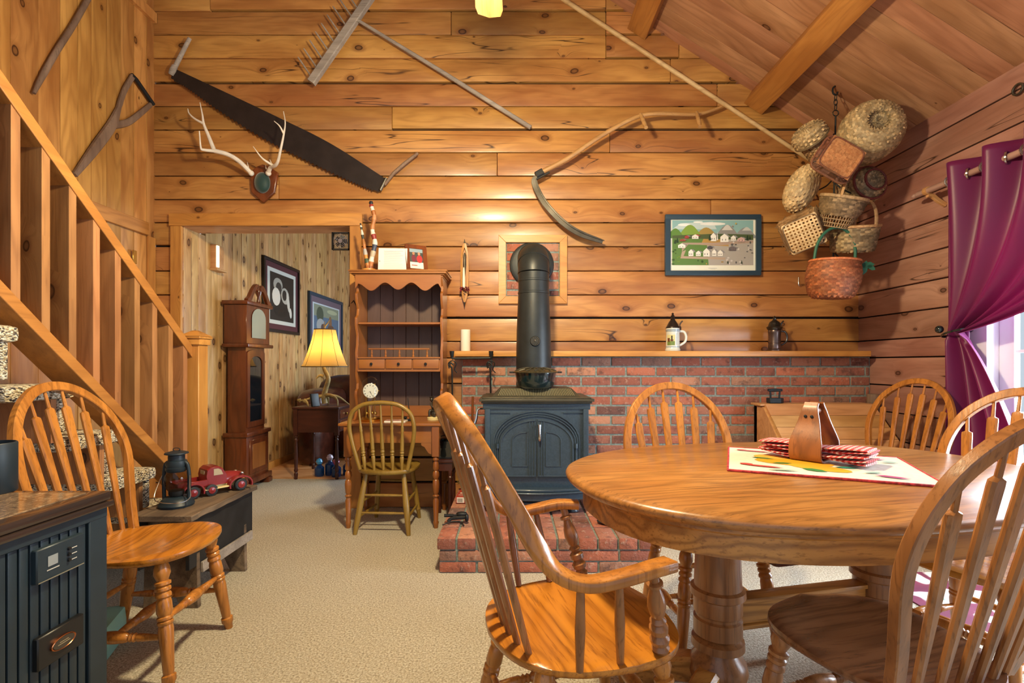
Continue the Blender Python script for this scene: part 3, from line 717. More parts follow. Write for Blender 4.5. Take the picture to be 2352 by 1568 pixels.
# small olive desk chair
t = thing('desk_chair', 'small olive-stained hoop-back chair pulled up to the desk', 'chair', (-.872, 3.59, 0), R(-3))
obj('seat', seat_bm(.40, .42, .40, z=.44, th=.038, dip=.01), M['olive'], t, ang=50)
ctrl = [(-.165, 0), (-.185, .08), (-.212, .20), (-.222, .30), (-.20, .39), (-.13, .445), (-.045, .462), (.045, .462), (.13, .445), (.20, .39), (.222, .30), (.212, .20), (.185, .08), (.165, 0)]
pts = spline([(x, q, 0) for x, q in ctrl], 4); yb = -.155
def BP2(x, q): return Vector((x, yb-q*.16, .435+q))
b = B(); tube(b, [BP2(p.x, p.y) for p in pts], .0145, 12); obj('bow', b, M['olive'], t)
for i in range(5):
    u = (i-2)/2; xt = u*.15; q = bow_interp([(p.x, p.y) for p in pts], xt); b = B()
    turn(b, (u*.128, yb-.01, .435), BP2(xt, q), [(0, .009), (.10, .012), (.2, .014), (.22, .010), (.235, .014), (.25, .010), (.265, .015), (.285, .015), (.3, .011), (.31, .014), (.33, .013), (.45, .0135), (.6, .009), (.63, .012), (.65, .009), (.67, .0115), (.7, .008), (1, .006)], 12)
    obj('spindle', b, M['olive'], t)
lg = [((-.13, -.125, .415), (-.185, -.20, 0)), ((.13, -.125, .415), (.185, -.20, 0)), ((-.12, .12, .415), (-.165, .19, 0)), ((.12, .12, .415), (.165, .19, 0))]
for i, (a, c) in enumerate(lg): b = B(); turn(b, a, c, [(0, .014), (.08, .016), (.5, .0225), (.8, .019), (1, .014)] if i < 2 else [(0, .014), (.08, .02), (.1, .015), (.13, .019), (.2, .017), (.5, .02), (.8, .017), (.82, .021), (.86, .016), (1, .013)], 12); obj('leg', b, M['olive'], t)
def on(i, q): a, c = Vector(lg[i][0]), Vector(lg[i][1]); return a+(c-a)*q
for i, j, q in ((0, 1, .38), (0, 1, .66), (2, 3, .30), (2, 3, .58), (0, 2, .5), (1, 3, .5), (0, 2, .74), (1, 3, .74)):
    b = B(); turn(b, on(i, q), on(j, q), [(0, .007), (.5, .0095), (1, .007)], 8); obj('stretcher', b, M['olive'], t)
#==PART3==
# ------------------------------------------------------------------ staircase
SX, SM = -1.85, .885
def railz(y): return 1.262+SM*(2.9-y)
def strz(y): return .715+.905*(2.64-y)
t = thing('staircase', 'open-sided pine staircase with carpeted treads and upright slat balusters', 'stairs', (SX, 2.95, 0))
def loc(x, y, z): return (x-SX, y-2.95, z)
def slab(y0, y1, zf, x0, x1, th):
    b = B(); vs = []
    for x in (x0, x1):
        for y, z in ((y0, zf(y0)), (y1, zf(y1)), (y1, zf(y1)-th), (y0, zf(y0)-th)): vs.append(b.verts.new(loc(x, y, z)))
    for q in ((0, 1, 2, 3), (7, 6, 5, 4), (0, 4, 5, 1), (1, 5, 6, 2), (2, 6, 7, 3), (3, 7, 4, 0)): b.faces.new([vs[i] for i in q])
    return b
obj('handrail', slab(.9, 2.90, railz, SX-.135, SX, .066), M['stairs'], t, bevel=.003)
obj('bottom_rail', slab(.9, 3.02, strz, SX-.14, SX, .062), M['stairs'], t, bevel=.003)
y = 2.862
while y > .95:
    b = B(); vs = []
    for x in (SX-.128, SX-.006):
        for yy in (y, y-.036):
            vs += [b.verts.new(loc(x, yy, strz(yy)-.02)), b.verts.new(loc(x, yy, railz(yy)-.05))]
    for q in ((0, 1, 3, 2), (4, 6, 7, 5), (0, 4, 5, 1), (2, 3, 7, 6), (0, 2, 6, 4), (1, 5, 7, 3)): b.faces.new([vs[i] for i in q])
    obj('baluster', b, M['stair'], t); y -= .1215
b = B(); box(b, -.045, .045, -.045, .045, 0, 1.27, bv=.003); npo = obj('newel_post', b, M['trimv'], t, loc=(-.01, -.005, 0))
b = B(); box(b, -.055, .055, -.055, .055, 1.27, 1.305, bv=.004); box(b, -.062, .062, -.062, .062, 1.305, 1.32, bv=.003)
loft(b, [[V(-.064, -.064, 1.32), V(.064, -.064, 1.32), V(.064, .064, 1.32), V(-.064, .064, 1.32)], [V(-.012, -.012, 1.355), V(.012, -.012, 1.355), V(.012, .012, 1.355), V(-.012, .012, 1.355)]])
obj('post_cap', b, M['trim'], npo)
k = 0
while .183+.2235*k < 2.3:
    z = .183+.2235*k; yn = 3.075-.24*k; b = B()
    box(b, *[q for q in (XL-SX+.06, .012)], yn-.30-2.95, yn-2.95, z-.062, z, bv=.022)
    obj('tread', b, M['berber'], t)
    b = B(); box(b, XL-SX+.06, -.02, yn-.085-2.95, yn-.06-2.95, z-.24 if k else 0, z-.06); obj('riser', b, M['stair'], t); b = B(); box(b, XL-SX+.06, -.005, yn-.06-2.95, yn-.03-2.95, z-.2 if k else 0, z-.06, bv=.008); obj('riser_carpet', b, M['berber'], t)
    k += 1
b = slab(.9, 3.0, lambda y: strz(y)-.16, SX-.85, SX-.80, .2); obj('stringer', b, M['stairs'], t)
# ------------------------------------------------------------------ grandfather clock
cx0, cx1, cy0, cy1 = -2.625, -2.41, 4.55, 4.97
t = thing('grandfather_clock', 'tall dark cherry grandfather clock against the hall wall', 'clock', (-2.52, 4.76, 0))
def bx(b, x0, x1, y0, y1, z0, z1, **k): box(b, x0+2.52, x1+2.52, y0-4.76, y1-4.76, z0, z1, **k)
b = B(); bx(b, cx0+.01, cx1-.005, cy0+.005, cy1-.005, .09, .50, bv=.004); bx(b, cx0, cx1+.02, cy0-.02, cy1+.02, .05, .10, bv=.006); bx(b, cx0, cx1+.015, cy0-.015, cy1+.015, .49, .53, bv=.01)
bx(b, cx1-.006, cx1+.004, cy0+.05, cy1-.05, .14, .45, bv=.003)
for sy in (cy0, cy1-.06): bx(b, cx1-.06, cx1+.03, sy-.01, sy+.07, 0, .05, bv=.008)
for sy in (cy0, cy1-.06): bx(b, cx0, cx0+.06, sy-.01, sy+.07, 0, .05, bv=.008)
base = obj('base', b, M['mahog'], t)
b = B(); bx(b, cx1+.003, cx1+.008, cy0+.09, cy1-.09, .18, .41, bv=.002); obj('panel', b, M['cherryz'], base)
b = B(); bx(b, cx0+.02, cx1-.03, cy0+.04, cy1-.04, .53, 1.31); obj('waist', b, M['mahog'], t)
b = B(); mm = frameM((cx1-.031+2.52, -.17+.04-.02, 0), (0, 1, 0), (0, 0, 1))
def archrect(x0, x1, z0, z1, rise, n=10): return [(x0, z0), (x1, z0)]+[((x0+x1)/2+(x1-x0)/2*math.cos(math.pi*i/n), z1+rise*math.sin(math.pi*i/n)) for i in range(n+1)]
x0_, x1_ = -.01, .31
ou, inn = archrect(x0_, x1_, .57, 1.26, .03), archrect(x0_+.045, x1_-.045, .62, 1.17, .06)
a_ = [b.verts.new(mm @ V(x, z, .012)) for x, z in ou]; c_ = [b.verts.new(mm @ V(x, z, .012)) for x, z in inn]; d_ = [b.verts.new(mm @ V(x, z, 0)) for x, z in inn]; e_ = [b.verts.new(mm @ V(x, z, 0)) for x, z in ou]
for i in range(len(ou)):
    j = (i+1) % len(ou); b.faces.new((a_[i], a_[j], c_[j], c_[i])); b.faces.new((c_[i], c_[j], d_[j], d_[i])); b.faces.new((e_[i], e_[j], a_[j], a_[i]))
dr = obj('door', b, M['mahog'], t)
b = B(); b.faces.new([b.verts.new(mm @ V(x, z, .004)) for x, z in inn]); obj('door_glass', b, plain('dark_clock_glass', '#10181e', .06, coat=1), dr)
b = B(); bx(b, cx0, cx1+.03, cy0-.03, cy1+.03, 1.31, 1.345, bv=.012); bx(b, cx0+.01, cx1, cy0-.005, cy1+.005, 1.345, 1.70, bv=.003); bx(b, cx0, cx1+.025, cy0-.03, cy1+.03, 1.70, 1.735, bv=.008)
hood = obj('hood', b, M['mahog'], t)
b = B(); mm2 = frameM((cx1+2.525, 0, 0), (0, 1, 0), (0, 0, 1)); b.faces.new([b.verts.new(mm2 @ V(x, z, .001)) for x, z in archrect(-.13, .13, 1.40, 1.58, .10)]); obj('dial', b, plain('clock_dial', '#a8b0a0', .1, coat=1), hood)
b = B()
for s in (-1, 1):
    pts = spline([(cx1+2.52, s*.215, 1.73), (cx1+2.52, s*.17, 1.76), (cx1+2.52, s*.11, 1.84), (cx1+2.52, s*.05, 1.885), (cx1+2.52, s*.03, 1.85)], 5); rail(b, pts, (1, 0, 0), .035, [.045, *[.05]*(len(pts)-2), .03], .3)
lathe(b, (cx1+2.52, 0, 0), [(0, 1.73), (.02, 1.74), (.012, 1.79), (.03, 1.83), (.026, 1.87), (.006, 1.90), (0, 1.92)], 12); obj('pediment', b, M['mahog'], hood)
# ------------------------------------------------------------------ hall: pictures, sconce, doorway fan, end table, lamp, sofa, jars
def wallpic(name, label, y0, y1, z0, z1, fm, mat, fw, mw, polys):
    t = thing(name, label, 'picture', (HX+.004, (y0+y1)/2, (z0+z1)/2)); w_, h_ = (y1-y0)/2, (z1-z0)/2
    b = B(); box(b, 0, .03, -w_, w_, h_-fw, h_, bv=.004); box(b, 0, .03, -w_, w_, -h_, -h_+fw, bv=.004); box(b, 0, .029, -w_, -w_+fw, -h_+fw, h_-fw); box(b, 0, .029, w_-fw, w_, -h_+fw, h_-fw); obj('frame', b, fm, t)
    b = B(); box(b, .004, .014, -w_+fw, w_-fw, -h_+fw, h_-fw); obj('mat', b, mat, t)
    patch('print', polys(w_-fw-mw, h_-fw-mw), frameM((.0142, 0, 0), (0, 1, 0), (0, 0, 1)), t)
def bw(w_, h_):
    return [(rect(-w_, -h_, w_, h_), '#ccd0c8'), (rect(-w_*.84, -h_*.86, w_*.84, h_*.86), '#24201e'), (ell(-.3*w_, .45*h_, .32*w_, .25*h_), '#a8a498'), (ell(-.25*w_, .35*h_, .2*w_, .2*h_), '#3a3632'),
            (ell(-.42*w_, 0, .28*w_, .33*h_, a=.3), '#d8d4c8'), (ell(.2*w_, .1*h_, .3*w_, .3*h_, a=-.4), '#b0aca0'), (ell(.15*w_, .12*h_, .16*w_, .2*h_), '#2c2826'), (ell(.42*w_, -.1*h_, .1*w_, .4*h_, a=.25), '#cac6ba'), (ell(.6*w_, -.5*h_, .09*w_, .2*h_, a=.2), '#d8d4c8'), (ell(-.1*w_, -.5*h_, .45*w_, .22*h_), '#1c1816')]
def scene2(w_, h_):
    return [(rect(-w_, -h_, w_, h_), '#c8d4dc'), (rect(-w_*.92, -h_*.93, w_*.92, h_*.93), '#5c7690'), (rect(-w_*.92, .35*h_, w_*.92, h_*.93), '#8a9480'), (ell(-.5*w_, .45*h_, .25*w_, .4*h_), '#4c5a4c'), (ell(.4*w_, .7*h_, .4*w_, .12*h_), '#b0b898'),
            (ell(-.45*w_, -.1*h_, .3*w_, .35*h_), '#a8acac'), (ell(-.3*w_, -.2*h_, .14*w_, .2*h_), '#5c4c4c'), (ell(.25*w_, .1*h_, .12*w_, .38*h_), '#8a6a50'), (ell(.3*w_, -.15*h_, .24*w_, .14*h_), '#6c5040'), (ell(.2*w_, -.45*h_, .2*w_, .12*h_), '#c4d0d8'), (ell(-.5*w_, -.65*h_, .35*w_, .15*h_), '#7c8c98')]
ya, yb = (PXp(600, 0, HX).y, PXp(683, 0, HX).y)
wallpic('picture', 'framed black and white figure print in maroon mat above the clock', ya, yb, PXp(600, 750, HX+.02).z-.04, PXp(600, 585, HX).z, M['black'], M['maroon'], .035, .06, bw)
ya, yb = (PXp(706, 0, HX).y, PXp(783, 0, HX).y)
wallpic('picture', 'framed bluish outdoor scene with brown animal, behind the table lamp', ya, yb, PXp(706, 803, HX).z-.02, PXp(706, 667, HX).z, M['blueframe'], plain('mauve_mat', '#70606c', .7), .045, .08, scene2)
t = thing('wall_sconce', 'small wooden box sconce with a frosted lit strip on the hall wall', 'wall lamp', (HX+.001, 4.46, 2.11))
b = B(); box(b, 0, .05, -.06, .06, -.11, .10, bv=.004); box(b, 0, .07, -.075, .075, -.13, -.11, bv=.003); obj('housing', b, M['box'], t)
b = B(); box(b, .05, .064, -.062, -.03, -.10, .09, bv=.002); obj('diffuser', b, plain('sconce_diffuser', '#fff0c8', emit='#fff0d0', es=1.2), t)
t = thing('doorway_fan', 'small round black wire fan in the top corner of the opening', 'fan', (OX1-.082, D+.02, OZ-.115))
b = B()
for s in range(4): a = s*math.pi/2; m = Matrix.Rotation(a, 4, 'Y'); box(b, -.07, .07, -.02, .02, .062, .07, m=m)
hs = obj('housing', b, M['blackpl'], t)
b = B()
for r_ in (.018, .03, .042, .054): 
    n = 24; rail(b, [V(r_*math.cos(2*math.pi*k/n), -.022, r_*math.sin(2*math.pi*k/n)) for k in range(n)], (0, 1, 0), .002, .003, .2, closed=True)
for k in range(6): a = k*math.pi/3; box(b, -.001, .001, -.024, -.021, .008, .062, m=Matrix.Rotation(a, 4, 'Y'))
lathe(b, (0, -.018, 0), [(0, -.008), (.016, -.006), (.016, .006), (0, .006)], 16, M=Matrix.Rotation(R(90), 4, 'X')); obj('grille', b, M['chrome'], t)
b = B()
for k in range(5):
    a = R(72*k); box(b, .01, .05, .0, .004, -.018, .018, m=Matrix.Rotation(a, 4, 'Y') @ Matrix.Rotation(R(20), 4, 'X'))
obj('blades', b, M['iron'], t)
cpts = spline([P(806, 570, D-.003), P(803, 640, D-.005), P(808, 690, D-.006), P(826, 712, D-.02)], 8)
b = B(); tube(b, [(OX1-.012, D+.02, OZ-.12), (OX1-.01, D+.02, 1.75), (OX1-.008, D-.01, 1.62), P(812, 690, 4.0), P(824, 712, 3.97)], .004, 6); tag(obj('fan_cord', b, M['blackpl']), 'thin black cord running down the right jamb of the opening', 'cord')
t = thing('end_table', 'dark mahogany end table holding the antler lamp', 'table', (-1.965, 5.25, 0))
b = B(); box(b, -.235, .235, -.25, .25, .705, .725, bv=.004); obj('tabletop', b, M['darkwood'], t)
b = B(); box(b, -.215, .215, -.225, .225, .47, .705); ap = obj('case', b, M['darkwood'], t)
b = B(); box(b, .215, .225, -.18, .18, .60, .69, bv=.003); box(b, .215, .225, -.18, .18, .49, .585, bv=.003); d_ = obj('drawer_fronts', b, M['mahog'], ap)
b = B()
for z in (.64, .54): turn(b, (.225, 0, z), (.245, 0, z), [(0, .006), (.6, .016), (1, .008)], 10)
obj('knobs', b, M['brass'], ap)
for sx in (-1, 1):
    for sy in (-1, 1): b = B(); box(b, sx*.205-.02, sx*.205+.02, sy*.22-.02, sy*.22+.02, .44, .705); turn(b, (sx*.205, sy*.22, .44), (sx*.205, sy*.22, 0), [(0, .012), (.03, .02), (.06, .012), (.1, .020), (.14, .013), (.2, .014), (.5, .019), (.75, .016), (.8, .021), (.84, .013), (.88, .020), (1, .014)], 12); obj('leg', b, M['darkwood'], t)
t = thing('table_lamp', 'lit table lamp with antler base and tan bell shade', 'lamp', (-1.95, 5.22, .7255))
b = B(); tube(b, spline([(0, 0, .02), (-.01, 0, .10), (.01, .0, .18), (.035, 0, .28), (.0, 0, .36), (-.02, 0, .42)], 5), [.030-.012*i/25 for i in range(26)], 10)
for pts in ([(.0, 0, .10), (-.08, -.02, .09), (-.17, -.03, .065), (-.25, -.04, .05)], [(.0, 0, .11), (.09, -.03, .10), (.14, -.04, .06), (.15, -.05, .0)], [(-.13, -.03, .08), (-.10, -.05, .04), (-.06, -.07, .0)], [(.05, 0, .10), (.13, .05, .08), (.22, .1, .0)], [(-.2, -.035, .055), (-.16, -.06, .03), (-.14, -.08, 0)], [(-.015, 0, .30), (-.05, -.01, .31), (-.085, -.02, .28)], [(.0, 0, .10), (0, .08, .08), (-.02, .15, 0)], [(-.24, -.04, .055), (-.27, -.045, .06)]):
    p = spline(pts, 5); tube(b, p, [.022-.016*i/(len(p)-1) for i in range(len(p))], 8)
obj('antler_base', b, M['antler'], t)
SHP = [(.232, .405), (.215, .43), (.17, .55), (.13, .68), (.108, .79)]
b = B(); loft(b, [ringpts(V(0, 0, z), V(1, 0, 0), V(0, 1, 0), r, r, 32) for r, z in SHP], cap=False); sh = obj('lamp_shade', b, M['shade'], t)
b = B()
for r, z in (SHP[0], SHP[-1]): rail(b, [V(r*math.cos(2*math.pi*k/32), r*math.sin(2*math.pi*k/32), z) for k in range(32)], (0, 0, 1), .010, .004, .2, closed=True)
for k in range(8):
    a = R(45*k+10); tube(b, [V(math.cos(a)*r*1.003, math.sin(a)*r*1.003, z) for r, z in SHP], .0018, 6)
obj('piping', b, plain('shade_trim', '#5c4424', .6), sh)
b = B(); lathe(b, (0, 0, .56), [(0, -.06), (.014, -.05), (.016, -.03), (.03, .01), (.028, .04), (0, .055)], 14); obj('bulb', b, M['bulb'], t)
b = B(); tube(b, spline([(0, 0, .78), (.0, 0, .82), (.03, 0, .86), (.05, 0, .90)], 4), [.014-.0010*i for i in range(13)], 8); tube(b, [(0, 0, .80), (-.01, 0, .84), (.0, 0, .88)], [.010, .007, .002], 8); obj('finial', b, M['antler'], t)
light('table_lamp_bulb', 'POINT', (-1.95, 5.22, 1.30), (0, 0, 0), 9, (1, .74, .40), .05)
b = B(); box(b, -.045, .045, -.012, .012, 0, .13, bv=.004, m=Matrix.Rotation(R(-12), 4, 'X')); tag(obj('remote_control', b, M['blackpl'], loc=(-1.99, 5.075, .728), rot=(0, 0, R(60))), 'black remote control leaning upright on the end table', 'remote control')
t = thing('sofa', 'brown leather sofa behind the end table, mostly hidden', 'sofa', (-1.5, 6.45, 0))
def blob(b, c, r, e=.5, n=20, m_=12):
    rings = []
    for i in range(m_+1):
        ph = -math.pi/2+math.pi*i/m_; cz, cr = math.sin(ph), math.cos(ph); ring = []
        for j in range(n):
            a = 2*math.pi*j/n; f = lambda q: math.copysign(abs(q)**e, q); ring.append(V(c[0]+r[0]*f(math.cos(a))*max(.001, f(cr)), c[1]+r[1]*f(math.sin(a))*max(.001, f(cr)), c[2]+r[2]*f(cz)))
        rings.append(ring)
    loft(b, rings)
b = B(); blob(b, (-.78, -.35, .30), (.16, .55, .34)); obj('arm', b, M['leather'], t)
b = B(); blob(b, (.1, -.1, .28), (.8, .45, .24)); obj('base', b, M['leather'], t)
for x in (-.58, .22): b = B(); blob(b, (x, .08, .72), (.42, .20, .30), .6); obj('back_cushion', b, M['leather'], t)
b = B(); blob(b, (-.78, -.38, .70), (.19, .50, .17), .6); obj('arm_pad', b, M['leather'], t)
for i, (dx, dy, hh, cc) in enumerate(((-.04, 0, .12, '#3c90c8'), (.05, .05, .15, '#c8b8c8'), (.14, -.02, .12, '#a84870'), (.23, .06, .13, '#c87840'), (.32, -.02, .15, '#48a8b0'))):
    t = thing('glass_jar', 'small %s glass jar with coloured ball stopper under the end table' % ('light blue', 'pearly', 'pink topped', 'orange topped', 'turquoise')[i], 'jar', (-1.93+dx, 5.12+dy, .001), group='coloured glass jars on the floor', s=1.35)
    b = B(); lathe(b, (0, 0, 0), [(0, 0), (.03, .002), (.036, .02), (.036, hh*.6), (.02, hh*.72), (.014, hh*.8), (0, hh*.8)], 14); obj('jar', b, M['bottle'], t)
    b = B(); lathe(b, (0, 0, hh*.8+.022), [(0, -.026), (.018, -.018), (.027, 0), (.018, .018), (0, .026)], 14); obj('stopper', b, plain('stopper_%d' % i, cc, .1, coat=1), t)
# ------------------------------------------------------------------ desk and hutch
t = thing('desk', 'reddish maple writing desk with turned legs against the log wall', 'desk', (-.85, 3.78, 0))
b = B(); box(b, -.37, .375, -.275, .235, .722, .742, bv=.006); obj('desktop', b, M['cherry'], t)
b = B(); box(b, -.285, .29, -.235, -.215, .60, .722); box(b, -.30, .30, .20, .22, .60, .722); box(b, -.305, -.285, -.2, .2, .60, .722); box(b, .29, .31, -.2, .2, .60, .722)
for s in (-1, 1):
    o_ = [(0, .60), (s*.085, .60), (s*.082, .58), (s*.06, .57), (s*.045, .545), (s*.03, .525), (0, .515)]; prism(b, o_ if s > 0 else o_[::-1], frameM((-.285 if s > 0 else .29, -.215, 0), (1, 0, 0), (0, 0, 1)), .018)
obj('apron', b, M['cherry'], t)
for x in (-.307, .312):
    for y in (-.24, .2):
        b = B(); box(b, x-.026, x+.026, y-.026, y+.026, .505, .722, bv=.003)
        turn(b, (x, y, .505), (x, y, 0), [(0, .014), (.02, .022), (.05, .022), (.06, .014), (.09, .019), (.17, .024), (.2, .015), (.22, .022), (.27, .025), (.32, .015), (.34, .022), (.40, .025), (.5, .021), (.53, .015), (.55, .024), (.58, .015), (.62, .022), (.9, .016), (.92, .021), (.96, .017), (1, .015)], 14)
        obj('leg', b, M['cherryz'], t)
t = thing('desk_hutch', 'tall open maple hutch with scalloped top and three small drawers on the desk', 'hutch', (-.845, 3.78, .743))
hz = 1.10; hx = .318
for s in (-1, 1):
    o_ = [(.22, 0), (-.10, 0)]
    zz = 0
    ed = [(0, -.10), (.03, -.06), (.10, -.025), (.18, -.055), (.215, -.05), (.23, -.02), (.27, -.01), (.33, -.04), (.42, -.03), (.50, -.045), (.56, -.02), (.63, -.015), (.70, -.05), (.76, -.05), (.78, -.015), (.83, .0), (.88, -.035), (.94, -.045), (.96, -.015), (1.0, -.01), (1.04, -.045), (1.06, -.05)]
    o_ = [(.22, 0)]+[(y, z) for z, y in ed]+[(.22, 1.06)]
    b = B(); prism(b, o_, frameM((s*hx-.009, 0, 0), (0, 1, 0), (0, 0, 1)), .018); obj('side_panel', b, M['cherryz'], t, bevel=.002)
b = B()
for k in range(6): x0 = -hx+.009+k*(2*hx-.018)/6; box(b, x0+.001, x0+(2*hx-.018)/6-.001, .212, .222, 0, 1.06, bv=.002)
obj('back_boards', b, M['hback'], t)
for z, y0 in ((.72, -.03), (.365, -.05), (1.05, -.04)): b = B(); box(b, -hx+.009, hx-.009, y0, .212, z-.008, z+.008, bv=.003); obj('shelf', b, M['cherry'], t)
b = B(); o_ = [(-hx, 1.075), (-hx, .975)]
for k in range(61):
    u = -1+2*k/60; x = u*(hx-.02); a = abs(u)*3.0
    z = .995+.020*math.cos(u*3*math.pi*1.0+math.pi)*1.4 - .012*abs(u)
    o_.append((x, z))
o_ += [(hx, .975), (hx, 1.075)]
prism(b, o_, frameM((0, -.05, 0), (1, 0, 0), (0, 0, 1)), .016); obj('scalloped_valance', b, M['cherry'], t)
b = B()
for z0, z1, e in ((1.06, 1.075, .0), (1.075, 1.085, .012), (1.085, 1.10, .028), (1.10, 1.112, .034)): box(b, -hx-.012-e, hx+.012+e, -.055-e, .222, z0, z1, bv=.003)
obj('cornice', b, M['cherry'], t)
b = B(); box(b, -hx+.009, hx-.009, -.048, .2, .455, .467, bv=.002); box(b, -hx+.009, hx-.009, -.03, .2, .372, .455); dc = obj('drawer_case', b, M['cherry'], t)
for k in (-1, 0, 1):
    b = B(); box(b, k*.202-.097, k*.202+.097, -.046, -.028, .38, .45, bv=.005); d_ = obj('drawer', b, M['cherry'], t)
    b = B(); turn(b, (k*.202, -.046, .415), (k*.202, -.066, .415), [(0, .005), (.4, .006), (.7, .011), (1, .006)], 12); obj('knob', b, M['iron'], d_)
b = B(); box(b, -.235, .225, -.02, -.004, .522, .534, bv=.003)
for k in range(5): turn(b, (-.21+k*.104, -.012, .467), (-.21+k*.104, -.012, .522), [(0, .007), (.2, .009), (.35, .004), (.6, .008), (.8, .004), (1, .006)], 8)
obj('gallery_rail', b, M['cherry'], t)
b = B(); box(b, -.30, .30, .19, .205, 0, .085, bv=.003); obj('back_rail', b, M['cherry'], t)
# on the desk
t = thing('anniversary_clock', 'brass anniversary clock under a clear glass dome on the desk', 'clock', (-1.03, 3.66, .743), s=1.22)
b = B(); lathe(b, (0, 0, 0), [(0, 0), (.062, 0), (.066, .012), (.056, .018), (.056, .024), (0, .024)], 24); obj('base', b, M['brass'], t)
b = B()
for a in (0, 120, 240): turn(b, (.03*math.cos(R(a+90)), .03*math.sin(R(a+90)), .024), (.03*math.cos(R(a+90)), .03*math.sin(R(a+90)), .145), [(0, .004), (.5, .0025), (1, .004)], 8)
for a in (0, 90, 180, 270): blob(b, (.026*math.cos(R(a)), .026*math.sin(R(a)), .045), (.010, .010, .010), 1, 10, 6)
for a in range(0, 360, 60): blob(b, (.045*math.cos(R(a)), -.0, .18+.045*math.sin(R(a))), (.005, .005, .005), 1, 8, 5)
obj('movement', b, M['brass'], t)
b = B(); turn(b, (0, -.018, .18), (0, .012, .18), [(0, .042), (.1, .045), (1, .040)], 28); dd = obj('dial', b, plain('white_dial', '#e8e4d8', .3), t)
md = frameM((0, -.0184, .18), (1, 0, 0), (0, 0, 1)); pl = []
for k in range(12): a = R(30*k); pl.append(([(.030*math.cos(a-.05), .030*math.sin(a-.05)), (.038*math.cos(a-.04), .038*math.sin(a-.04)), (.038*math.cos(a+.04), .038*math.sin(a+.04)), (.030*math.cos(a+.05), .030*math.sin(a+.05))], '#20242c'))
pl += [([(-.001, -.004), (.002, -.002), (.012, -.030)], '#181818'), ([(.002, .002), (-.002, -.003), (-.018, -.016)], '#181818')]
patch('dial_marks', pl, md, dd)
b = B(); loft(b, [ringpts(V(0, 0, z), V(1, 0, 0), V(0, 1, 0), r, r, 28) for r, z in ((.056, .024), (.056, .20), (.05, .235), (.03, .258), (.002, .265))], cap=False); obj('glass_dome', b, M['glass'], t)
t = thing('pen_stand', 'black pen standing in a small desk stand', 'pen holder', (-.745, 3.66, .743))
b = B(); box(b, -.05, .03, -.02, .02, 0, .012, bv=.004); lathe(b, (-.035, 0, .022), [(0, -.01), (.01, -.006), (.012, 0), (.01, .008), (0, .01)], 10); obj('stand', b, M['iron'], t)
b = B(); turn(b, (.0, 0, .012), (-.02, .01, .17), [(0, .003), (.2, .006), (.45, .006), (.5, .004), (.9, .003), (1, .001)], 10); obj('pen', b, M['blackpl'], t)
t = thing('card_stack', 'small stack of pictorial cards lying on the desk', 'cards', (-.83, 3.585, .743))
b = B(); box(b, -.075, .075, -.045, .045, 0, .012, bv=.001); obj('cards', b, M['paper'], t)
patch('top_card', [(rect(-.073, -.043, .073, .043), '#e4d0c8'), (rect(-.068, -.038, .068, -.012), '#b06868'), (rect(-.068, -.008, .02, .012), '#c89088'), (rect(-.068, .016, .068, .034), '#a88878')], frameM((0, 0, .0122), (1, 0, 0), (0, 1, 0)), t)
t = thing('figurine', 'small bronze seated figurine on a cream base on the desk', 'figurine', (-.585, 3.72, .743))
b = B(); lathe(b, (0, 0, 0), [(0, 0), (.045, 0), (.046, .018), (.04, .024), (0, .024)], 16); obj('base', b, M['cream'], t)
b = B(); blob(b, (0, .01, .05), (.022, .02, .03), .9, 12, 8); blob(b, (.006, .005, .10), (.022, .018, .038), .9, 12, 8); blob(b, (-.012, -.005, .152), (.014, .014, .017), 1, 12, 8); blob(b, (-.012, -.005, .168), (.018, .016, .006), 1, 12, 6)
tube(b, spline([(.02, 0, .12), (.028, -.012, .09), (-.006, -.022, .10), (-.016, -.016, .13)], 4), .007, 8); tube(b, spline([(.004, -.0, .065), (-.022, -.018, .07), (-.026, -.02, .03)], 4), .010, 8); tube(b, spline([(.012, 0, .06), (.014, -.03, .055), (.012, -.03, .024)], 4), .010, 8)
obj('figure', b, M['steel'], t)
# on the hutch top (z about 1.856)
HT = .743+1.113
t = thing('carved_branch', 'painted forked branch with dark carved tips on a wooden disc', 'carving', (-1.085, 3.80, HT))
b = B(); lathe(b, (0, 0, 0), [(0, 0), (.052, 0), (.055, .008), (.052, .02), (0, .02)], 20); obj('base', b, M['trim'], t)
def stick(pts, cols, r0, r1):
    bm = B(); p = spline(pts, 8); cl = None; rr = [r0+(r1-r0)*i/(len(p)-1)+.002*math.sin(i*1.3) for i in range(len(p))]; tube(bm, p, rr, 10); cl = bm.loops.layers.float_color.new('col')
    bm.faces.ensure_lookup_table(); n = len(p)-1
    for i, f in enumerate(bm.faces):
        c = lin(cols[min(int((i//10)/n*len(cols)), len(cols)-1)])
        for l in f.loops: l[cl] = c
    return bm
obj('branch', stick([(.01, 0, .015), (.02, 0, .10), (.045, 0, .22), (.025, 0, .32), (.04, 0, .42), (.018, 0, .50), (.015, 0, .535)], ['#8c5030', '#b07040', '#dcd4c4', '#b8a890', '#3c4458', '#dcd4c8', '#8c3030', '#dcd0c0', '#b07444', '#a86c3c', '#c08458', '#a06030', '#d8d0c4', '#8c2c2c', '#1c1e24', '#181a20'], .020, .014), M['PAINT'], t)
obj('branch', stick([(0, 0, .015), (-.02, 0, .10), (-.04, 0, .22), (-.058, 0, .33), (-.066, 0, .37)], ['#a86838', '#c07c44', '#3c5040', '#c8843c', '#a8a4a0', '#b06c38', '#98602c', '#28302c', '#c8c4b8', '#1c2420', '#d8d4c8', '#20241e', '#1c1e1c'], .020, .004), M['PAINT'], t)
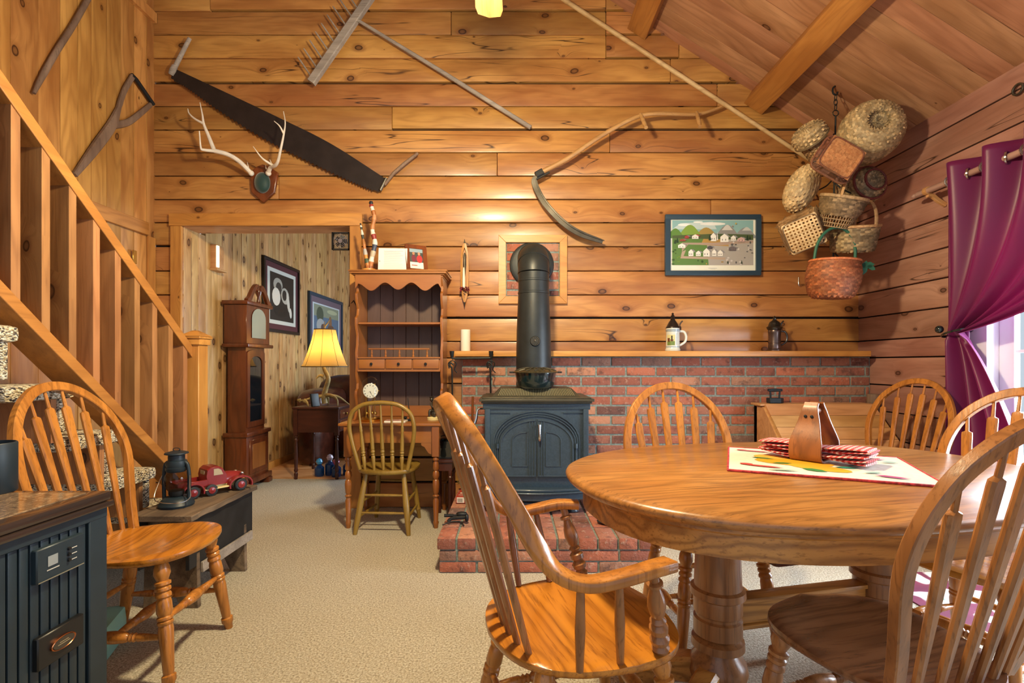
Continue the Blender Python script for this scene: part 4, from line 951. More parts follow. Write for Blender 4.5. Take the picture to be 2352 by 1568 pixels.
t = thing('photo_frame', 'hinged brown photo frame holding a handwritten page and a family snapshot', 'photo frame', (-.86, 3.80, HT))
ml = frameM((-.15, -.035, 0), (1, .12, .0), (.10, .12, .98)); ml = Matrix.Translation((-.15, -.03, .0)) @ Matrix.Rotation(R(4), 4, 'Z') @ Matrix.Rotation(R(80), 4, 'X')
b = B(); box(b, 0, .215, 0, .185, -.008, 0, m=ml); lf = obj('page', b, M['paper'], t)
pl = [(rect(.04+random.uniform(0, .005), .025+k*.0085, .185+random.uniform(-.03, .01), .0265+k*.0085), '#a4a8b0') for k in range(17)]; pl.append((ell(.012, .08, .003, .003), '#202020'))
patch('handwriting', pl, ml, lf)
mr = Matrix.Translation((.062, -.015, 0)) @ Matrix.Rotation(R(28), 4, 'Z') @ Matrix.Rotation(R(78), 4, 'X')
b = B(); w_, h_, f_ = .17, .225, .032
box(b, 0, w_, 0, f_, -.012, .004, m=mr, bv=.002); box(b, 0, w_, h_-f_, h_, -.012, .004, m=mr, bv=.002); box(b, 0, f_, f_, h_-f_, -.012, .004, m=mr); box(b, w_-f_, w_, f_, h_-f_, -.012, .004, m=mr); box(b, f_, w_-f_, f_, h_-f_, -.011, -.004, m=mr)
rf = obj('frame', b, M['mahog'], t)
patch('snapshot', [(rect(f_, f_, w_-f_, h_-f_), '#d8d4cc'), (rect(f_, .085, w_-f_, h_-f_), '#3c4440'), (rect(f_, .165, w_-f_, h_-f_), '#8ca0a8'), (ell(.065, .155, .010, .013), '#b07858'), (ell(.065, .115, .018, .030), '#6c2030'), (ell(.108, .155, .010, .013), '#c08868'), (ell(.11, .112, .024, .032), '#b02c30'), (rect(f_, f_, w_-f_, .078), '#e4e0d4'), (rect(.045, .055, .09, .062), '#a04038')], mr @ Matrix.Translation((0, 0, -.0035)), rf)
#==PART4==
# ------------------------------------------------------------------ wood stove on the hearth
HZ = .197
t = thing('wood_stove', 'blue-black enamelled cast iron wood stove with arched double doors', 'stove', (.158, 3.44, HZ))
def sx(z): return z-HZ
b = B(); box(b, -.335, .335, -.225, .22, sx(.36), sx(.90), bv=.008)
box(b, -.345, .345, -.232, .225, sx(.865), sx(.905), bv=.006)
for s in (-1, 1): box(b, s*.315-.018, s*.315+.018, -.24, -.2, sx(.36), sx(.87), bv=.008)
body = obj('body', b, M['stove'], t)
b = B(); ring = []
def plate(w_, y0, y1, z0, z1, bulge, e=.0):
    n = 14; out = [(-w_, y1), (-w_, y0)]+[(-w_+2*w_*k/n, y0-bulge*math.sin(math.pi*k/n)) for k in range(1, n)]+[(w_, y0), (w_, y1)]
    prism(b, out, Matrix.Translation((0, 0, z0)), z1-z0)
plate(.355, -.245, .24, sx(.905), sx(.918), .01); plate(.368, -.255, .25, sx(.918), sx(.936), .012); plate(.350, -.24, .24, sx(.936), sx(.944), .01)
obj('top_plate', b, M['stovetop'], t, bevel=.003)
b = B(); loft(b, [[V(-.29, -.19, sx(.944)), V(.29, -.19, sx(.944)), V(.29, .2, sx(.944)), V(-.29, .2, sx(.944))], [V(-.235, -.125, sx(.998)), V(.235, -.125, sx(.998)), V(.235, .19, sx(.998)), V(-.235, .19, sx(.998))]]); wp = obj('warming_hood', b, M['stovetop'], t)
b = B()
for k in range(44):
    x = -.225+.45*k/43; p0 = V(x*1.10, -.183, sx(.951)); p1 = V(x, -.133, sx(.993)); rail(b, [p0, p1], (1, 0, 0), .005, .007, .1)
obj('grille', b, plain('grille_tan', '#8a8468', .4, .5), wp)
b = B()                                    # bowed ash ledge and skirt
for z0, z1, w_, bl, y0 in ((.235, .275, .27, .05, -.20), (.290, .335, .335, .06, -.225), (.335, .348, .355, .07, -.235), (.348, .366, .34, .06, -.232)): plate(w_, y0, .2, sx(z0), sx(z1), bl)
obj('ash_ledge', b, M['stove'], t, bevel=.005)
for x in (-.28, .28):
    for y in (-.19, .19): b = B(); turn(b, (x*.85, y*.8, sx(.30)), (x*.87, y*.85, 0), [(0, .05), (.4, .035), (.8, .028), (1, .038)], 12); obj('leg', b, M['stove'], t)
mf = frameM((0, -.226, 0), (1, 0, 0), (0, 0, 1))      # z axis points towards the room (-y)
def arch(w_, z0, z1, r, n=16):
    """half outline points from bottom left, up and over, to bottom right"""
    return [(-w_, z0), (-w_, z1)]+[(-w_*math.cos(math.pi*i/n), z1+r*math.sin(math.pi*i/n)) for i in range(1, n)]+[(w_, z1), (w_, z0)]
def mould(bm, pts, wd, th, base=0, closed=False): rail(bm, [mf @ V(x, sx(z), base+th/2-.001) for x, z in pts], (0, -1, 0) if False else mf.to_3x3() @ V(0, 0, 1), th, wd, .35, closed)
b = B()
for k, (w_, z1, r) in enumerate(((.275, .66, .195), (.262, .655, .185), (.249, .65, .176))): mould(b, arch(w_, .455 if k else .50, z1, r), .008, .010)
mould(b, [(-.32, .50), (-.32, .845), (-.17, .845)], .007, .008); mould(b, [(.32, .50), (.32, .845), (.17, .845)], .007, .008)
for s in (-1, 1):
    for x in (.295, .310): mould(b, [(s*x, .42), (s*x, .60)], .006, .010)
    mould(b, [(s*.32, .49), (s*.285, .49)], .006, .008)
obj('arch_moulding', b, M['stove'], body)
for s in (-1, 1):
    n = 14; o_ = [(0, .435), (s*.235, .435), (s*.235, .64)]+[(s*.235*math.cos(math.pi/2*i/n), .64+.165*math.sin(math.pi/2*i/n)) for i in range(1, n+1)]
    o_ = [(x+s*.004, sx(z)) for x, z in o_]; o_ = o_ if s > 0 else o_[::-1]
    b = B(); prism(b, o_, mf, .014); 
    def mo(pts, wd, th): rail(b, [mf @ V(x, sx(z), .014+th/2-.001) for x, z in pts], mf.to_3x3() @ V(0, 0, 1), th, wd, .35)
    mo([(s*.008, .442), (s*.229, .442), (s*.229, .64)]+[(s*.229*math.cos(math.pi/2*i/n)+0, .64+.158*math.sin(math.pi/2*i/n)) for i in range(1, n)]+[(s*.008, .797)], .008, .008)
    mo([(s*.06, .505), (s*.155, .505), (s*.155, .665)]+[(s*(.075+.08*math.cos(math.pi/2*i/8)), .665+.055*math.sin(math.pi/2*i/8)) for i in range(1, 9)]+[(s*.06, .722), (s*.06, .505)], .006, .006)
    for x in (.012, .03, .045): mo([(s*x, .442), (s*x, .79)], .006, .009)
    d_ = obj('door', b, M['stove'], t, bevel=.002)
    b = B()
    for z in (.44, .62): tube(b, [mf @ V(s*.252, sx(z), .012), mf @ V(s*.252, sx(z+.03), .012)], .011, 8)
    tube(b, [mf @ V(s*.252, sx(.44), .010), mf @ V(s*.252, sx(.65), .010)], .005, 8)
    obj('hinge', b, M['stove'], d_)
b = B(); tube(b, [mf @ V(.017, sx(z), .032+dz) for z, dz in ((.77, 0), (.735, .012), (.70, .010), (.675, .004), (.665, .002))], [.011, .008, .010, .011, .004], 10); tube(b, [mf @ V(.017, sx(.765), .0), mf @ V(.017, sx(.765), .034)], .006, 8); obj('door_handle', b, M['chrome'], t)
b = B(); tube(b, spline([(-.35, -.10, sx(.86)), (-.385, -.11, sx(.855)), (-.395, -.12, sx(.80)), (-.405, -.125, sx(.765))], 4), [.006]*6+[.010]*7, 8); obj('side_handle', b, M['chrome'], t)
# stovepipe
t = thing('stovepipe', 'black stovepipe rising from the stove and bending into the wall', 'pipe', (.158, 3.652, .9985))
b = B(); zb = .998; seg = [(.128, 0), (.128, .18), (.124, .40), (.113, .66), (.112, .67)]
lathe(b, (0, 0, 0), seg, 36); lathe(b, (0, 0, 0), [(.112, .665), (.1155, .668), (.1155, .680), (.112, .683), (.112, .755), (.1155, .758), (.1155, .768), (.112, .771), (.112, .82)], 36); obj('pipe', b, M['pipe'], t)
b = B(); r0 = .112; ce = []
zc = .82; Rb = .135
pts = [V(0, 0, zc)]+[V(0, Rb-Rb*math.cos(math.pi/2*k/8), zc+Rb*math.sin(math.pi/2*k/8)) for k in range(1, 9)]
pts += [V(0, .345, zc+Rb)]
tube(b, pts, .114, 36); el = obj('elbow', b, M['pipe'], t)
b = B()
for k in (0, 3, 6): 
    c_ = pts[k]; fr = frames(pts)[k]; rail(b, [c_+fr[1]*.114*math.cos(2*math.pi*j/36)+fr[2]*.114*math.sin(2*math.pi*j/36) for j in range(36)], [fr[0]]*36, .008, .006, .3, closed=True)
obj('seams', b, M['pipe'], el)
b = B(); turn(b, (0, .34, zc+Rb), (0, .366, zc+Rb), [(0, .150), (.3, .172), (.8, .178), (1, .178)], 40); obj('wall_flange', b, M['pipe'], t)
b = B(); turn(b, (.005, -.117, .32), (.005, -.136, .32), [(0, .034), (.5, .036), (1, .030)], 24); dmp = obj('thermometer', b, M['iron'], t)
b = B()
for r_ in (.030, .020, .012): rail(b, [V(.005+r_*math.cos(2*math.pi*j/24), -.137, .32+r_*math.sin(2*math.pi*j/24)) for j in range(24)], [V(0, 1, 0)]*24, .003, .003, .2, closed=True)
for a in range(0, 360, 30): tube(b, [(.005+.021*math.cos(R(a)), -.137, .32+.021*math.sin(R(a))), (.005+.029*math.cos(R(a)), -.137, .32+.029*math.sin(R(a)))], .0012, 5)
blob(b, (.005, -.137, .322), (.007, .003, .008), 1, 10, 6); obj('thermometer_rim', b, M['steel'], dmp)
t = thing('steamer_pot', 'dark enamelled cast iron steamer pot with lattice lid on the stove', 'pot', (.158, 3.362, .9985), s=.95)
b = B(); lathe(b, (0, 0, 0), [(0, 0), (.110, 0), (.125, .012), (.135, .05), (.145, .10), (.146, .108), (.13, .108), (0, .10)], 40); obj('pot', b, M['enamel'], t)
b = B(); lathe(b, (0, 0, 0), [(.158, .106), (.160, .112), (.150, .118), (.12, .128), (.06, .140), (0, .142)], 40); ld = obj('lid', b, plain('lid_iron', '#4a4432', .4, .5, bumps=(60, .5), var=.4), t)
b = B()
for s in (-1, 1): box(b, s*.165-.02, s*.165+.02, -.03, .03, .104, .116, bv=.005)
obj('handles', b, M['iron'], t)
b = B()
for a in range(0, 360, 24):
    p = [V(r*math.cos(R(a)+q), r*math.sin(R(a)+q), z) for r, q, z in ((.145, 0, .1215), (.115, .18, .132), (.085, .1, .139), (.06, .3, .1425))]; tube(b, p, .004, 6)
obj('lid_tracery', b, M['stovetop'], ld)
# fireside things
t = thing('fire_tool_rack', 'black iron wall bar with twisted hooks and hanging pokers left of the stove', 'tool rack', (-.30, 3.76, 1.20))
def q3(px, py, Y=3.755): p = P(px, py, Y); return V(p.x+.30, p.y-3.76, p.z-1.20)
b = B(); pp = [q3(1038, 823), q3(1128, 822)]; tube(b, pp, .008, 8)
for x in (1038, 1128):
    turn(b, q3(x, 822), q3(x, 806), [(0, .010), (.3, .012), (.6, .016), (1, .018)], 10)
    tube(b, [q3(x, 822), q3(x, 822)+V(0, .03, 0)], .007, 6)
obj('bar', b, M['iron'], t)
for x, y1 in ((1038, 935), (1126, 905)):
    b = B(); tube(b, spline([q3(x+4, 838), q3(x-4, 832), q3(x-4, 842), q3(x, 850), q3(x+1, y1)], 5), .0065, 8)
    tube(b, spline([q3(x-6, 846), q3(x-8, 834), q3(x+2, 828), q3(x+10, 835), q3(x+6, 848), q3(x+12, 856)], 5), .0045, 6); obj('poker', b, M['iron'], t)
t = thing('hearth_broom', 'hearth broom with brown stick handle and straw head left of the stove', 'broom', (-.36, 3.78, HZ))
b = B(); tube(b, [P(1086, 910, 3.83)-V(-.36, 3.78, HZ), P(1084, 1010, 3.82)-V(-.36, 3.78, HZ), V(.05, .05, .22)], .009, 8); obj('handle', b, M['stirrup'], t)
b = B()
for k in range(60):
    a = random.uniform(-1, 1); c_ = random.uniform(-1, 1); tube(b, [V(.05+.01*a, .05+.01*c_, .24), V(.0+.06*a, .03+.03*c_, .06+random.uniform(-.03, .02))], .0022, 4)
obj('straw_head', b, M['straw'], t)
t = thing('match_box', 'long red box of fireplace matches lying on the hearth', 'box', (-.355, 3.45, HZ+.001), R(-3))
b = B(); box(b, -.032, .032, 0, .27, 0, .045, bv=.002); obj('carton', b, plain('match_red', '#a83428', .5), t)
patch('carton_print', [(rect(-.026, .004, .026, .042), '#e8e0d8')]+[(rect(-.02+.004*k, .008, -.018+.004*k, .034), '#282828') for k in range(9)], frameM((0, -.0002, 0), (1, 0, 0), (0, 0, 1)), t)
patch('carton_top', [(ell(0, .18, .014, .034), '#302020'), (ell(0, .10, .02, .02), '#e0c8b8'), (rect(-.022, .05, .022, .058), '#e0c8b8'), (rect(-.022, .03, .018, .036), '#e0c8b8')], frameM((0, 0, .0452), (1, 0, 0), (0, 1, 0)), t)
t = thing('iron_trivet', 'small black cast iron tool with curled feet on the hearth corner', 'fireplace tool', (-.335, 3.03, HZ+.004))
b = B(); tube(b, [(-.075, 0, .04), (-.02, .0, .042)], .010, 8); tube(b, [(-.02, 0, .042), (.055, .01, .045)], .006, 8); tube(b, spline([(-.05, -.02, .01), (-.03, -.01, .025), (.02, -.01, .03), (.06, -.005, .03)], 4), .011, 8); tube(b, spline([(-.08, -.05, .0), (-.03, -.03, .012), (.02, -.03, .012), (.05, -.06, .0)], 4), .004, 6); blob(b, (.03, .01, .045), (.035, .02, .016), .8, 12, 8); blob(b, (.062, -.005, .028), (.012, .02, .024), .8, 10, 6); obj('tool', b, M['iron'], t)
t = thing('slipper', 'brown and black slipper on the hearth, half hidden by the tabletop', 'shoe', (.63, 2.98, HZ+.001), R(-28))
b = B(); blob(b, (0, 0, .012), (.13, .045, .012), .8, 20, 8); obj('sole', b, M['rubber'], t)
b = B(); blob(b, (-.005, 0, .045), (.125, .042, .035), .8, 20, 10); obj('upper', b, plain('slipper_brown', '#5c3c1c', .3, coat=.5, var=.5), t)
t = thing('side_stand', 'dark turned-leg stand half hidden between desk and hearth', 'stand', (-.51, 3.80, 0))
b = B(); box(b, -.075, .075, -.12, .12, .43, .45, bv=.004); box(b, -.068, .068, -.11, .11, .37, .43); obj('top', b, M['darkwood'], t)
for x in (-.053, .053):
    for y in (-.10, .10): b = B(); turn(b, (x, y, .37), (x, y, 0), [(0, .014), (.06, .019), (.1, .013), (.13, .019), (.17, .014), (.5, .018), (.9, .014), (1, .012)], 10); obj('leg', b, M['darkwood'], t)
t = thing('coal_bucket', 'glossy black metal bucket on the dark stand beside the hearth', 'bucket', (-.505, 3.80, .451), s=.78)
b = B(); m_ = Matrix.Identity(4); loft(b, [[V(-.07, -.09, .0), V(.07, -.09, 0), V(.07, .08, 0), V(-.07, .08, 0)], [V(-.06, -.10, .17), V(.085, -.10, .17), V(.085, .09, .17), V(-.06, .09, .17)], [V(-.055, -.095, .165), V(.08, -.095, .165), V(.08, .085, .165), V(-.055, .085, .165)], [V(-.06, -.08, .01), V(.065, -.08, .01), V(.065, .07, .01), V(-.06, .07, .01)]]); obj('bucket', b, plain('bucket_black', '#141a1c', .12, coat=1), t, bevel=.004)
b = B(); tube(b, spline([(-.06, 0, .165), (-.05, 0, .20), (.01, 0, .215), (.07, 0, .20), (.085, 0, .165)], 4), .004, 6); obj('handle', b, M['iron'], t)
# mantel things
MZ = 1.258
t = thing('pillar_candle', 'thick white pillar candle on the left end of the mantel', 'candle', (-.362, 3.90, MZ))
b = B(); lathe(b, (0, 0, 0), [(0, 0), (.037, 0), (.038, .003), (.038, .163), (.034, .167), (.02, .160), (0, .158)], 28); obj('candle', b, M['white'], t)
b = B(); tube(b, [(0, 0, .157), (.001, 0, .170)], .001, 6); obj('wick', b, M['iron'], t)
def stein(name, label, x, bodym, lidm, prof, lidp, hr, deco):
    t = thing(name, label, 'beer stein', (x, 3.90, MZ), group='beer steins on the mantel')
    b = B(); lathe(b, (0, 0, 0), prof, 32); bo = obj('body', b, bodym, t)
    b = B(); lathe(b, (0, 0, 0), lidp, 24); obj('lid', b, lidm, t)
    r = prof[4][0]; b = B(); tube(b, spline([(r-.006, 0, .155), (r+.035, 0, .150), (r+.052, 0, .115), (r+.045, 0, .075), (r+.012, 0, .05), (r-.006, 0, .045)], 5), hr, 10, 1.2); obj('handle', b, bodym if deco else lidm, t)
    b = B(); tube(b, spline([(r-.01, 0, .185), (r+.008, 0, .19), (r+.010, 0, .165)], 4), .005, 8); tube(b, spline([(r+.003, 0, .188), (r+.008, 0, .215), (r+.024, 0, .235)], 4), [.004]*4+[.006]*5, 8); obj('thumb_lift', b, lidm, t)
    return t, bo
st, bo = stein('beer_stein', 'white beer stein with blue bands, painted scene and pewter lid on mantel', 1.252, M['ceramic'], plain('pewter_dark', '#3c3430', .35, .7), [(0, 0), (.056, 0), (.058, .012), (.053, .02), (.052, .03), (.050, .165), (.052, .17), (.050, .178), (0, .178)],
      [(.053, .178), (.053, .184), (.045, .195), (.030, .225), (.016, .245), (.020, .252), (.010, .262), (.016, .272), (.006, .285), (.010, .292), (0, .30)], .0075, True)
b = B()
for z in (.010, .032, .155, .165): rail(b, [V((.0535 if z < .02 else .0522)*math.cos(2*math.pi*j/32), (.0535 if z < .02 else .0522)*math.sin(2*math.pi*j/32), z) for j in range(32)], (0, 0, 1), .004, .004, .2, closed=True)
obj('blue_band', b, plain('stein_blue', '#6c8cac', .2, coat=.5), bo)
b = B(); cl = b.loops.layers.float_color.new('col')
def curved(poly, c, rr=.0535):
    f = b.faces.new([b.verts.new(V(rr*math.cos(a), rr*math.sin(a), z)) for a, z in poly])
    for l in f.loops: l[cl] = lin(c)
def cgrid(a0, a1, z0, z1, c, rr=.0535, n=6):
    for k in range(n): u0, u1 = a0+(a1-a0)*k/n, a0+(a1-a0)*(k+1)/n; curved([(u0, z0), (u1, z0), (u1, z1), (u0, z1)], c, rr)
cgrid(-2.75, -1.55, .045, .125, '#cfc890'); cgrid(-2.7, -1.6, .045, .075, '#6c8444', .0538); cgrid(-2.5, -2.3, .07, .10, '#4a2c20', .0541, 2); cgrid(-2.2, -1.8, .075, .09, '#5c3420', .0541, 3); cgrid(-2.1, -1.9, .09, .118, '#282420', .0541, 2); cgrid(-2.65, -2.5, .075, .10, '#8c4030', .0541, 2)
for k in range(9): cgrid(-1.36, -1.28, .05+k*.010, .056+k*.010, '#50545c', .0541, 1)
o = obj('painted_scene', b, M['PAINT'], bo); 
stein('beer_stein', 'dark coppery pewter beer stein with domed lid at the right of the mantel', 2.045, M['copper_stein'], plain('pewter', '#50504e', .25, .9), [(0, 0), (.054, 0), (.055, .010), (.044, .018), (.046, .03), (.043, .06), (.046, .062), (.043, .1), (.045, .14), (.048, .155), (.044, .165), (0, .17)],
      [(.050, .166), (.054, .176), (.060, .185), (.046, .195), (.040, .215), (.036, .225), (.022, .235), (.012, .245), (.014, .255), (.005, .27), (0, .275)], .006, False)
# shuttle with candle on the wall
t = thing('weaving_shuttle', 'old wooden weaving shuttle on the wall holding a white candle and berries', 'wall decoration', (-.378, D-.03, 1.885))
b = B()
for k in range(1): pass
ol = [(0, -.255), (.018, -.20), (.030, -.13), (.033, 0), (.030, .15), (.018, .21), (0, .255), (-.018, .21), (-.030, .15), (-.033, 0), (-.030, -.13), (-.018, -.20)]
il = [(x*.62, z*.80) for x, z in ol]; m1 = frameM((0, -.018, 0), (1, 0, 0), (0, 0, 1)); ov = [[b.verts.new(m1 @ V(x, z, d)) for x, z in q] for q, d in ((ol, -.045), (ol, -.003), (il, 0), (il, -.03))]
for i in range(12):
    j = (i+1) % 12
    for a_, c_ in zip(ov, ov[1:]): b.faces.new((a_[i], a_[j], c_[j], c_[i]))
b.faces.new(ov[0][::-1]); b.faces.new(ov[-1]); obj('shuttle', b, M['trimv'], t)
b = B(); turn(b, (0, -.012, .235), (0, -.012, .27), [(0, .008), (1, .001)], 10); turn(b, (0, -.012, -.235), (0, -.012, -.27), [(0, .008), (1, .001)], 10); turn(b, (0, -.008, -.03), (0, -.008, .16), [(0, .004), (.5, .012), (.9, .010), (1, .004)], 10); obj('metal_tips', b, M['steel'], t)
b = B(); turn(b, (-.004, -.035, -.125), (-.004, -.035, .04), [(0, .011), (.4, .0115), (.8, .008), (.97, .004), (1, .001)], 14); obj('candle', b, M['white'], t)
b = B(); random.seed(3)
for k in range(46): a = random.uniform(0, 6.28); blob(b, (.032*math.cos(a)+random.uniform(-.008, .008), -.033+.018*math.sin(a), -.135+random.uniform(-.016, .016)), (.0055,)*3, 1, 7, 5)
o = obj('berry_ring', b, plain('berries', '#7c1c2c', .25, coat=.5, var=.5), t)
# ------------------------------------------------------------------ on the log wall
# village print
x0, x1, z0, z1 = 1.228, 1.995, 1.866, 2.356
t = thing('framed_village_print', 'blue framed village landscape print with green hills and white houses', 'picture', ((x0+x1)/2, D-.002, (z0+z1)/2))
w_, h_ = (x1-x0)/2, (z1-z0)/2; b = B(); f_ = .04
box(b, -w_, w_, -.03, 0, h_-f_, h_, bv=.006); box(b, -w_, w_, -.03, 0, -h_, -h_+f_, bv=.006); box(b, -w_, -w_+f_, -.029, 0, -h_+f_-.004, h_-f_+.004); box(b, w_-f_, w_, -.029, 0, -h_+f_-.004, h_-f_+.004); obj('frame', b, M['blueframe'], t)
b = B(); box(b, -w_+f_, w_-f_, -.012, -.004, -h_+f_, h_-f_); obj('mat', b, M['paper'], t)
W_, Ht = w_-f_-.018, .0; pw, ph = 2*W_, .36; px0, pz0 = -W_, -h_+f_+.045
def pr(pts): return [(px0+x*pw, pz0+y*ph) for x, y in pts]
def hill(c, wd, top, base=.60, n=12): return pr([(c-wd, base)]+[(c-wd+2*wd*k/n, base+(top-base)*math.sin(math.pi*k/n)**1.3) for k in range(1, n)]+[(c+wd, base)])
rs = random.Random(5); L = [(pr([(0, 0), (1, 0), (1, 1), (0, 1)]), '#86b0b4'), (pr([(0, .8), (.55, .8), (.5, .97), (.1, .93)]), '#b8ccd0'), (pr(ell(.15, .9, .08, .03)), '#e4e8e8'), (pr(ell(.5, .92, .16, .035)), '#e0e4e4'), (pr(ell(.32, .96, .06, .02)), '#e8ecec')]
L += [(hill(.9, .16, .84), '#8c9094'), (hill(.68, .17, .90), '#8a8a8c'), (hill(.68, .07, .90, .78), '#c8c8c8'), (hill(.92, .06, .85, .77), '#c0c4c4'), (hill(.42, .17, .84), '#a0884c'), (hill(.22, .17, .90), '#7c9c44'), (hill(.04, .12, .82), '#5c8440')]
L += [(pr([(0, 0), (.55, 0), (.5, .62), (0, .62)]), '#5c8044'), (pr([(.45, 0), (1, 0), (1, .62), (.42, .62)]), '#a8a4a0'), (pr([(.35, .45), (.7, .42), (.66, .62), (.4, .64)]), '#b08c4c'), (pr([(.12, .30), (.2, .46), (.6, .44), (1, .5), (1, .55), (.5, .50), (.12, .50)]), '#a89488'), (pr([(.1, .15), (.65, .12), (.66, .17), (.14, .2), (.17, .34), (.12, .3)]), '#b09c8c'), (pr([(0, .6), (1, .56), (1, .68), (.55, .70), (0, .66)]), '#4c5c3c')]
for k in range(70):
    x, y = rs.uniform(0, 1), rs.uniform(0, .55); c = ('#34542c' if x < .4 else '#9c8040' if x < .62 else '#5c5c60') if rs.random() < .6 else ('#6c8c3c' if x < .4 else '#b89850' if x < .62 else '#c8c4c4')
    if y < .12 or x < .1 or x > .66: L.append((pr(ell(x, y, rs.uniform(.008, .02), rs.uniform(.01, .03), 7)), c))
def house(x, y, w, h, c='#e8e8e4', rc='#8c8c90'):
    L.append((pr(rect(x, y, x+w, y+h)), c)); L.append((pr([(x-.004, y+h), (x+w+.004, y+h), (x+w/2, y+h*1.7)]), c))
    L.append((pr([(x+w/2, y+h*1.7), (x+w+.005, y+h), (x+w+.03, y+h), (x+w/2+.03, y+h*1.65)]), rc))
    for q in (.25, .65): L.append((pr(rect(x+w*q-.004, y+h*.3, x+w*q+.004, y+h*.65)), '#50545c'))
for a in ((.2, .2, .06, .09), (.29, .2, .06, .07), (.38, .19, .08, .11), (.49, .2, .05, .09), (.56, .2, .06, .08), (.07, .38, .09, .06), (.47, .53, .07, .11), (.59, .51, .10, .11), (.72, .54, .06, .07), (.8, .52, .09, .06, '#c8a8a4'), (.24, .58, .08, .06, '#e0e0dc', '#a83c3c'), (.09, .53, .07, .03, '#98483c'), (.15, .59, .05, .04, '#a83c3c'), (.43, .36, .06, .04, '#4c4c54'), (.69, .32, .09, .06, '#6c6468')): house(*a)
L.append((pr([(.545, .55), (.56, .55), (.5525, .75)]), '#e8e8e8'))
for x, y, s in ((.06, .5, .03), (.03, .48, .025), (.92, .55, .03), (.95, .57, .02), (.46, .55, .035), (.68, .03, .02), (.85, .03, .02)): L.append((pr([(x-s*.5, y), (x+s*.5, y), (x, y+s*4)]), '#283c2c'))
L += [(pr(ell(.78, .92, .009, .02)), '#b8a050'), (pr(ell(.74, .86, .006, .013)), '#b05848')]
patch('print', L, frameM((0, -.0125, 0), (1, 0, 0), (0, 0, 1)), t, .0003)
patch('caption_line', [(rect(-.035, -h_+f_+.020, .035, -h_+f_+.0225), '#9a9a98'), (rect(-.02, -h_+f_+.012, .02, -h_+f_+.014), '#b0b0ac')], frameM((0, -.0125, 0), (1, 0, 0), (0, 0, 1)), t)
# crosscut saw
YS = D-.035
t = thing('crosscut_saw', 'long rusty two-man crosscut saw hung diagonally on the wall', 'saw', P(640, 300, YS))
o0 = P(640, 300, YS)
top = [P(x, y, YS)-o0 for x, y in ((400, 157), (520, 213), (640, 270), (760, 330), (890, 413))]; bot = [P(x, y, YS)-o0 for x, y in ((870, 441), (800, 412), (700, 365), (600, 313), (500, 250), (430, 200), (393, 180))]
b = B(); tp = spline(top, 6); bt = spline(bot, 22); out = [(p.x, p.z) for p in tp]
nb = len(bt)
for i, p in enumerate(bt):
    q = V(-.55, 0, -.83) if i % 2 else V(0, 0, 0); out.append((p.x+q.x*.0, p.z-(.016 if i % 2 and 4 < i < nb-4 else 0)))
prism(b, out[::-1], frameM((0, 0, 0), (1, 0, 0), (0, 0, 1)), .003); obj('blade', b, M['saw'], t)
b = B(); tube(b, [P(399, 165, YS)-o0-V(0, .01, 0), P(438, 90, YS)-o0-V(0, .012, 0)], [.018, .015], 12); turn(b, P(393, 172, YS)-o0, P(404, 152, YS)-o0-V(0, .01, 0), [(0, .022), (.5, .026), (1, .02)], 12); obj('handle', b, M['weathered'], t)
b = B(); tube(b, [P(884, 425, YS)-o0-V(0, .01, 0), P(905, 400, YS)-o0-V(0, .02, 0), P(930, 378, YS)-o0-V(0, .02, 0), P(961, 354, YS)-o0-V(0, .02, 0)], [.012, .013, .014, .012], 12); obj('handle', b, M['stick'], t)
b = B(); tube(b, [P(874, 438, YS)-o0-V(0, .01, 0), P(888, 410, YS)-o0-V(0, .012, 0)], .013, 10); obj('bracket', b, M['steel'], t)
# wooden hay rake
YR = D-.09
o0 = P(815, 45, YR); t = thing('hay_rake', 'grey weathered wooden hay rake with long handle high on the wall', 'rake', o0)
b = B(); rail(b, [P(715, 190, YR)-o0, P(815, 45, YR)-o0, P(915, -100, YR)-o0], (0, 1, 0), .05, .062, .25); obj('head', b, M['weathered'], t)
for k in range(-7, 8):
    c_ = P(815+13.4*k-3, 45-20*k-0 if False else 45-19.4*k, YR); a_ = P(815+13.4*k-37, 45-19.4*k-50, YR)
    if a_.z > 4.6: continue
    b = B(); turn(b, c_-o0, a_-o0, [(0, .007), (.9, .006), (1, .004)], 8); obj('tooth', b, M['weathered'], t)
b = B(); rail(b, [P(812, 42, YR)-o0-V(0, .01, 0), P(1020, 168, YR+.02)-o0, P(1219, 293, YR+.04)-o0], (0, 1, 0), [.020, .026, .028], [.022, .030, .032], .5); obj('handle', b, M['weathered'], t)
# scythe
YC = D-.10; o0 = P(1235, 400, YC); t = thing('scythe', 'old scythe with curved wooden handle hung on the log wall', 'scythe', o0)
sn = [P(x, y, Y_)-o0 for x, y, Y_ in ((1236, 399, YC), (1300, 366, YC-.02), (1365, 322, YC-.04), (1420, 289, YC-.05), (1468, 267, YC-.05), (1510, 261, YC-.04), (1570, 263, YC), (1605, 262, YC+.02), (1640, 252, YC+.03), (1668, 240, YC+.03))]
p = spline(sn, 5); b = B(); tube(b, p, [.020-.009*i/(len(p)-1) for i in range(len(p))], 12); obj('snath', b, M['ash'], t)
for (xa, ya), (xb, yb) in (((1471, 262), (1484, 293)), ((1600, 258), (1608, 291))):
    b = B(); a_ = P(xa, ya, YC-.05)-o0; c_ = P(xb, yb, YC-.16)-o0; turn(b, a_, c_, [(0, .012), (.3, .015), (.8, .015), (.85, .012), (1, .014)], 12); obj('grip', b, M['ash'], t)
b = B(); rail(b, [P(1231, 403, YC)-o0, P(1247, 394, YC)-o0], (0, 1, 0), .046, .048, .3); rail(b, [P(1232, 412, YC)-o0, P(1262, 396, YC)-o0], (0, 1, 0), .02, .012, .3); obj('ferrule', b, M['iron'], t)
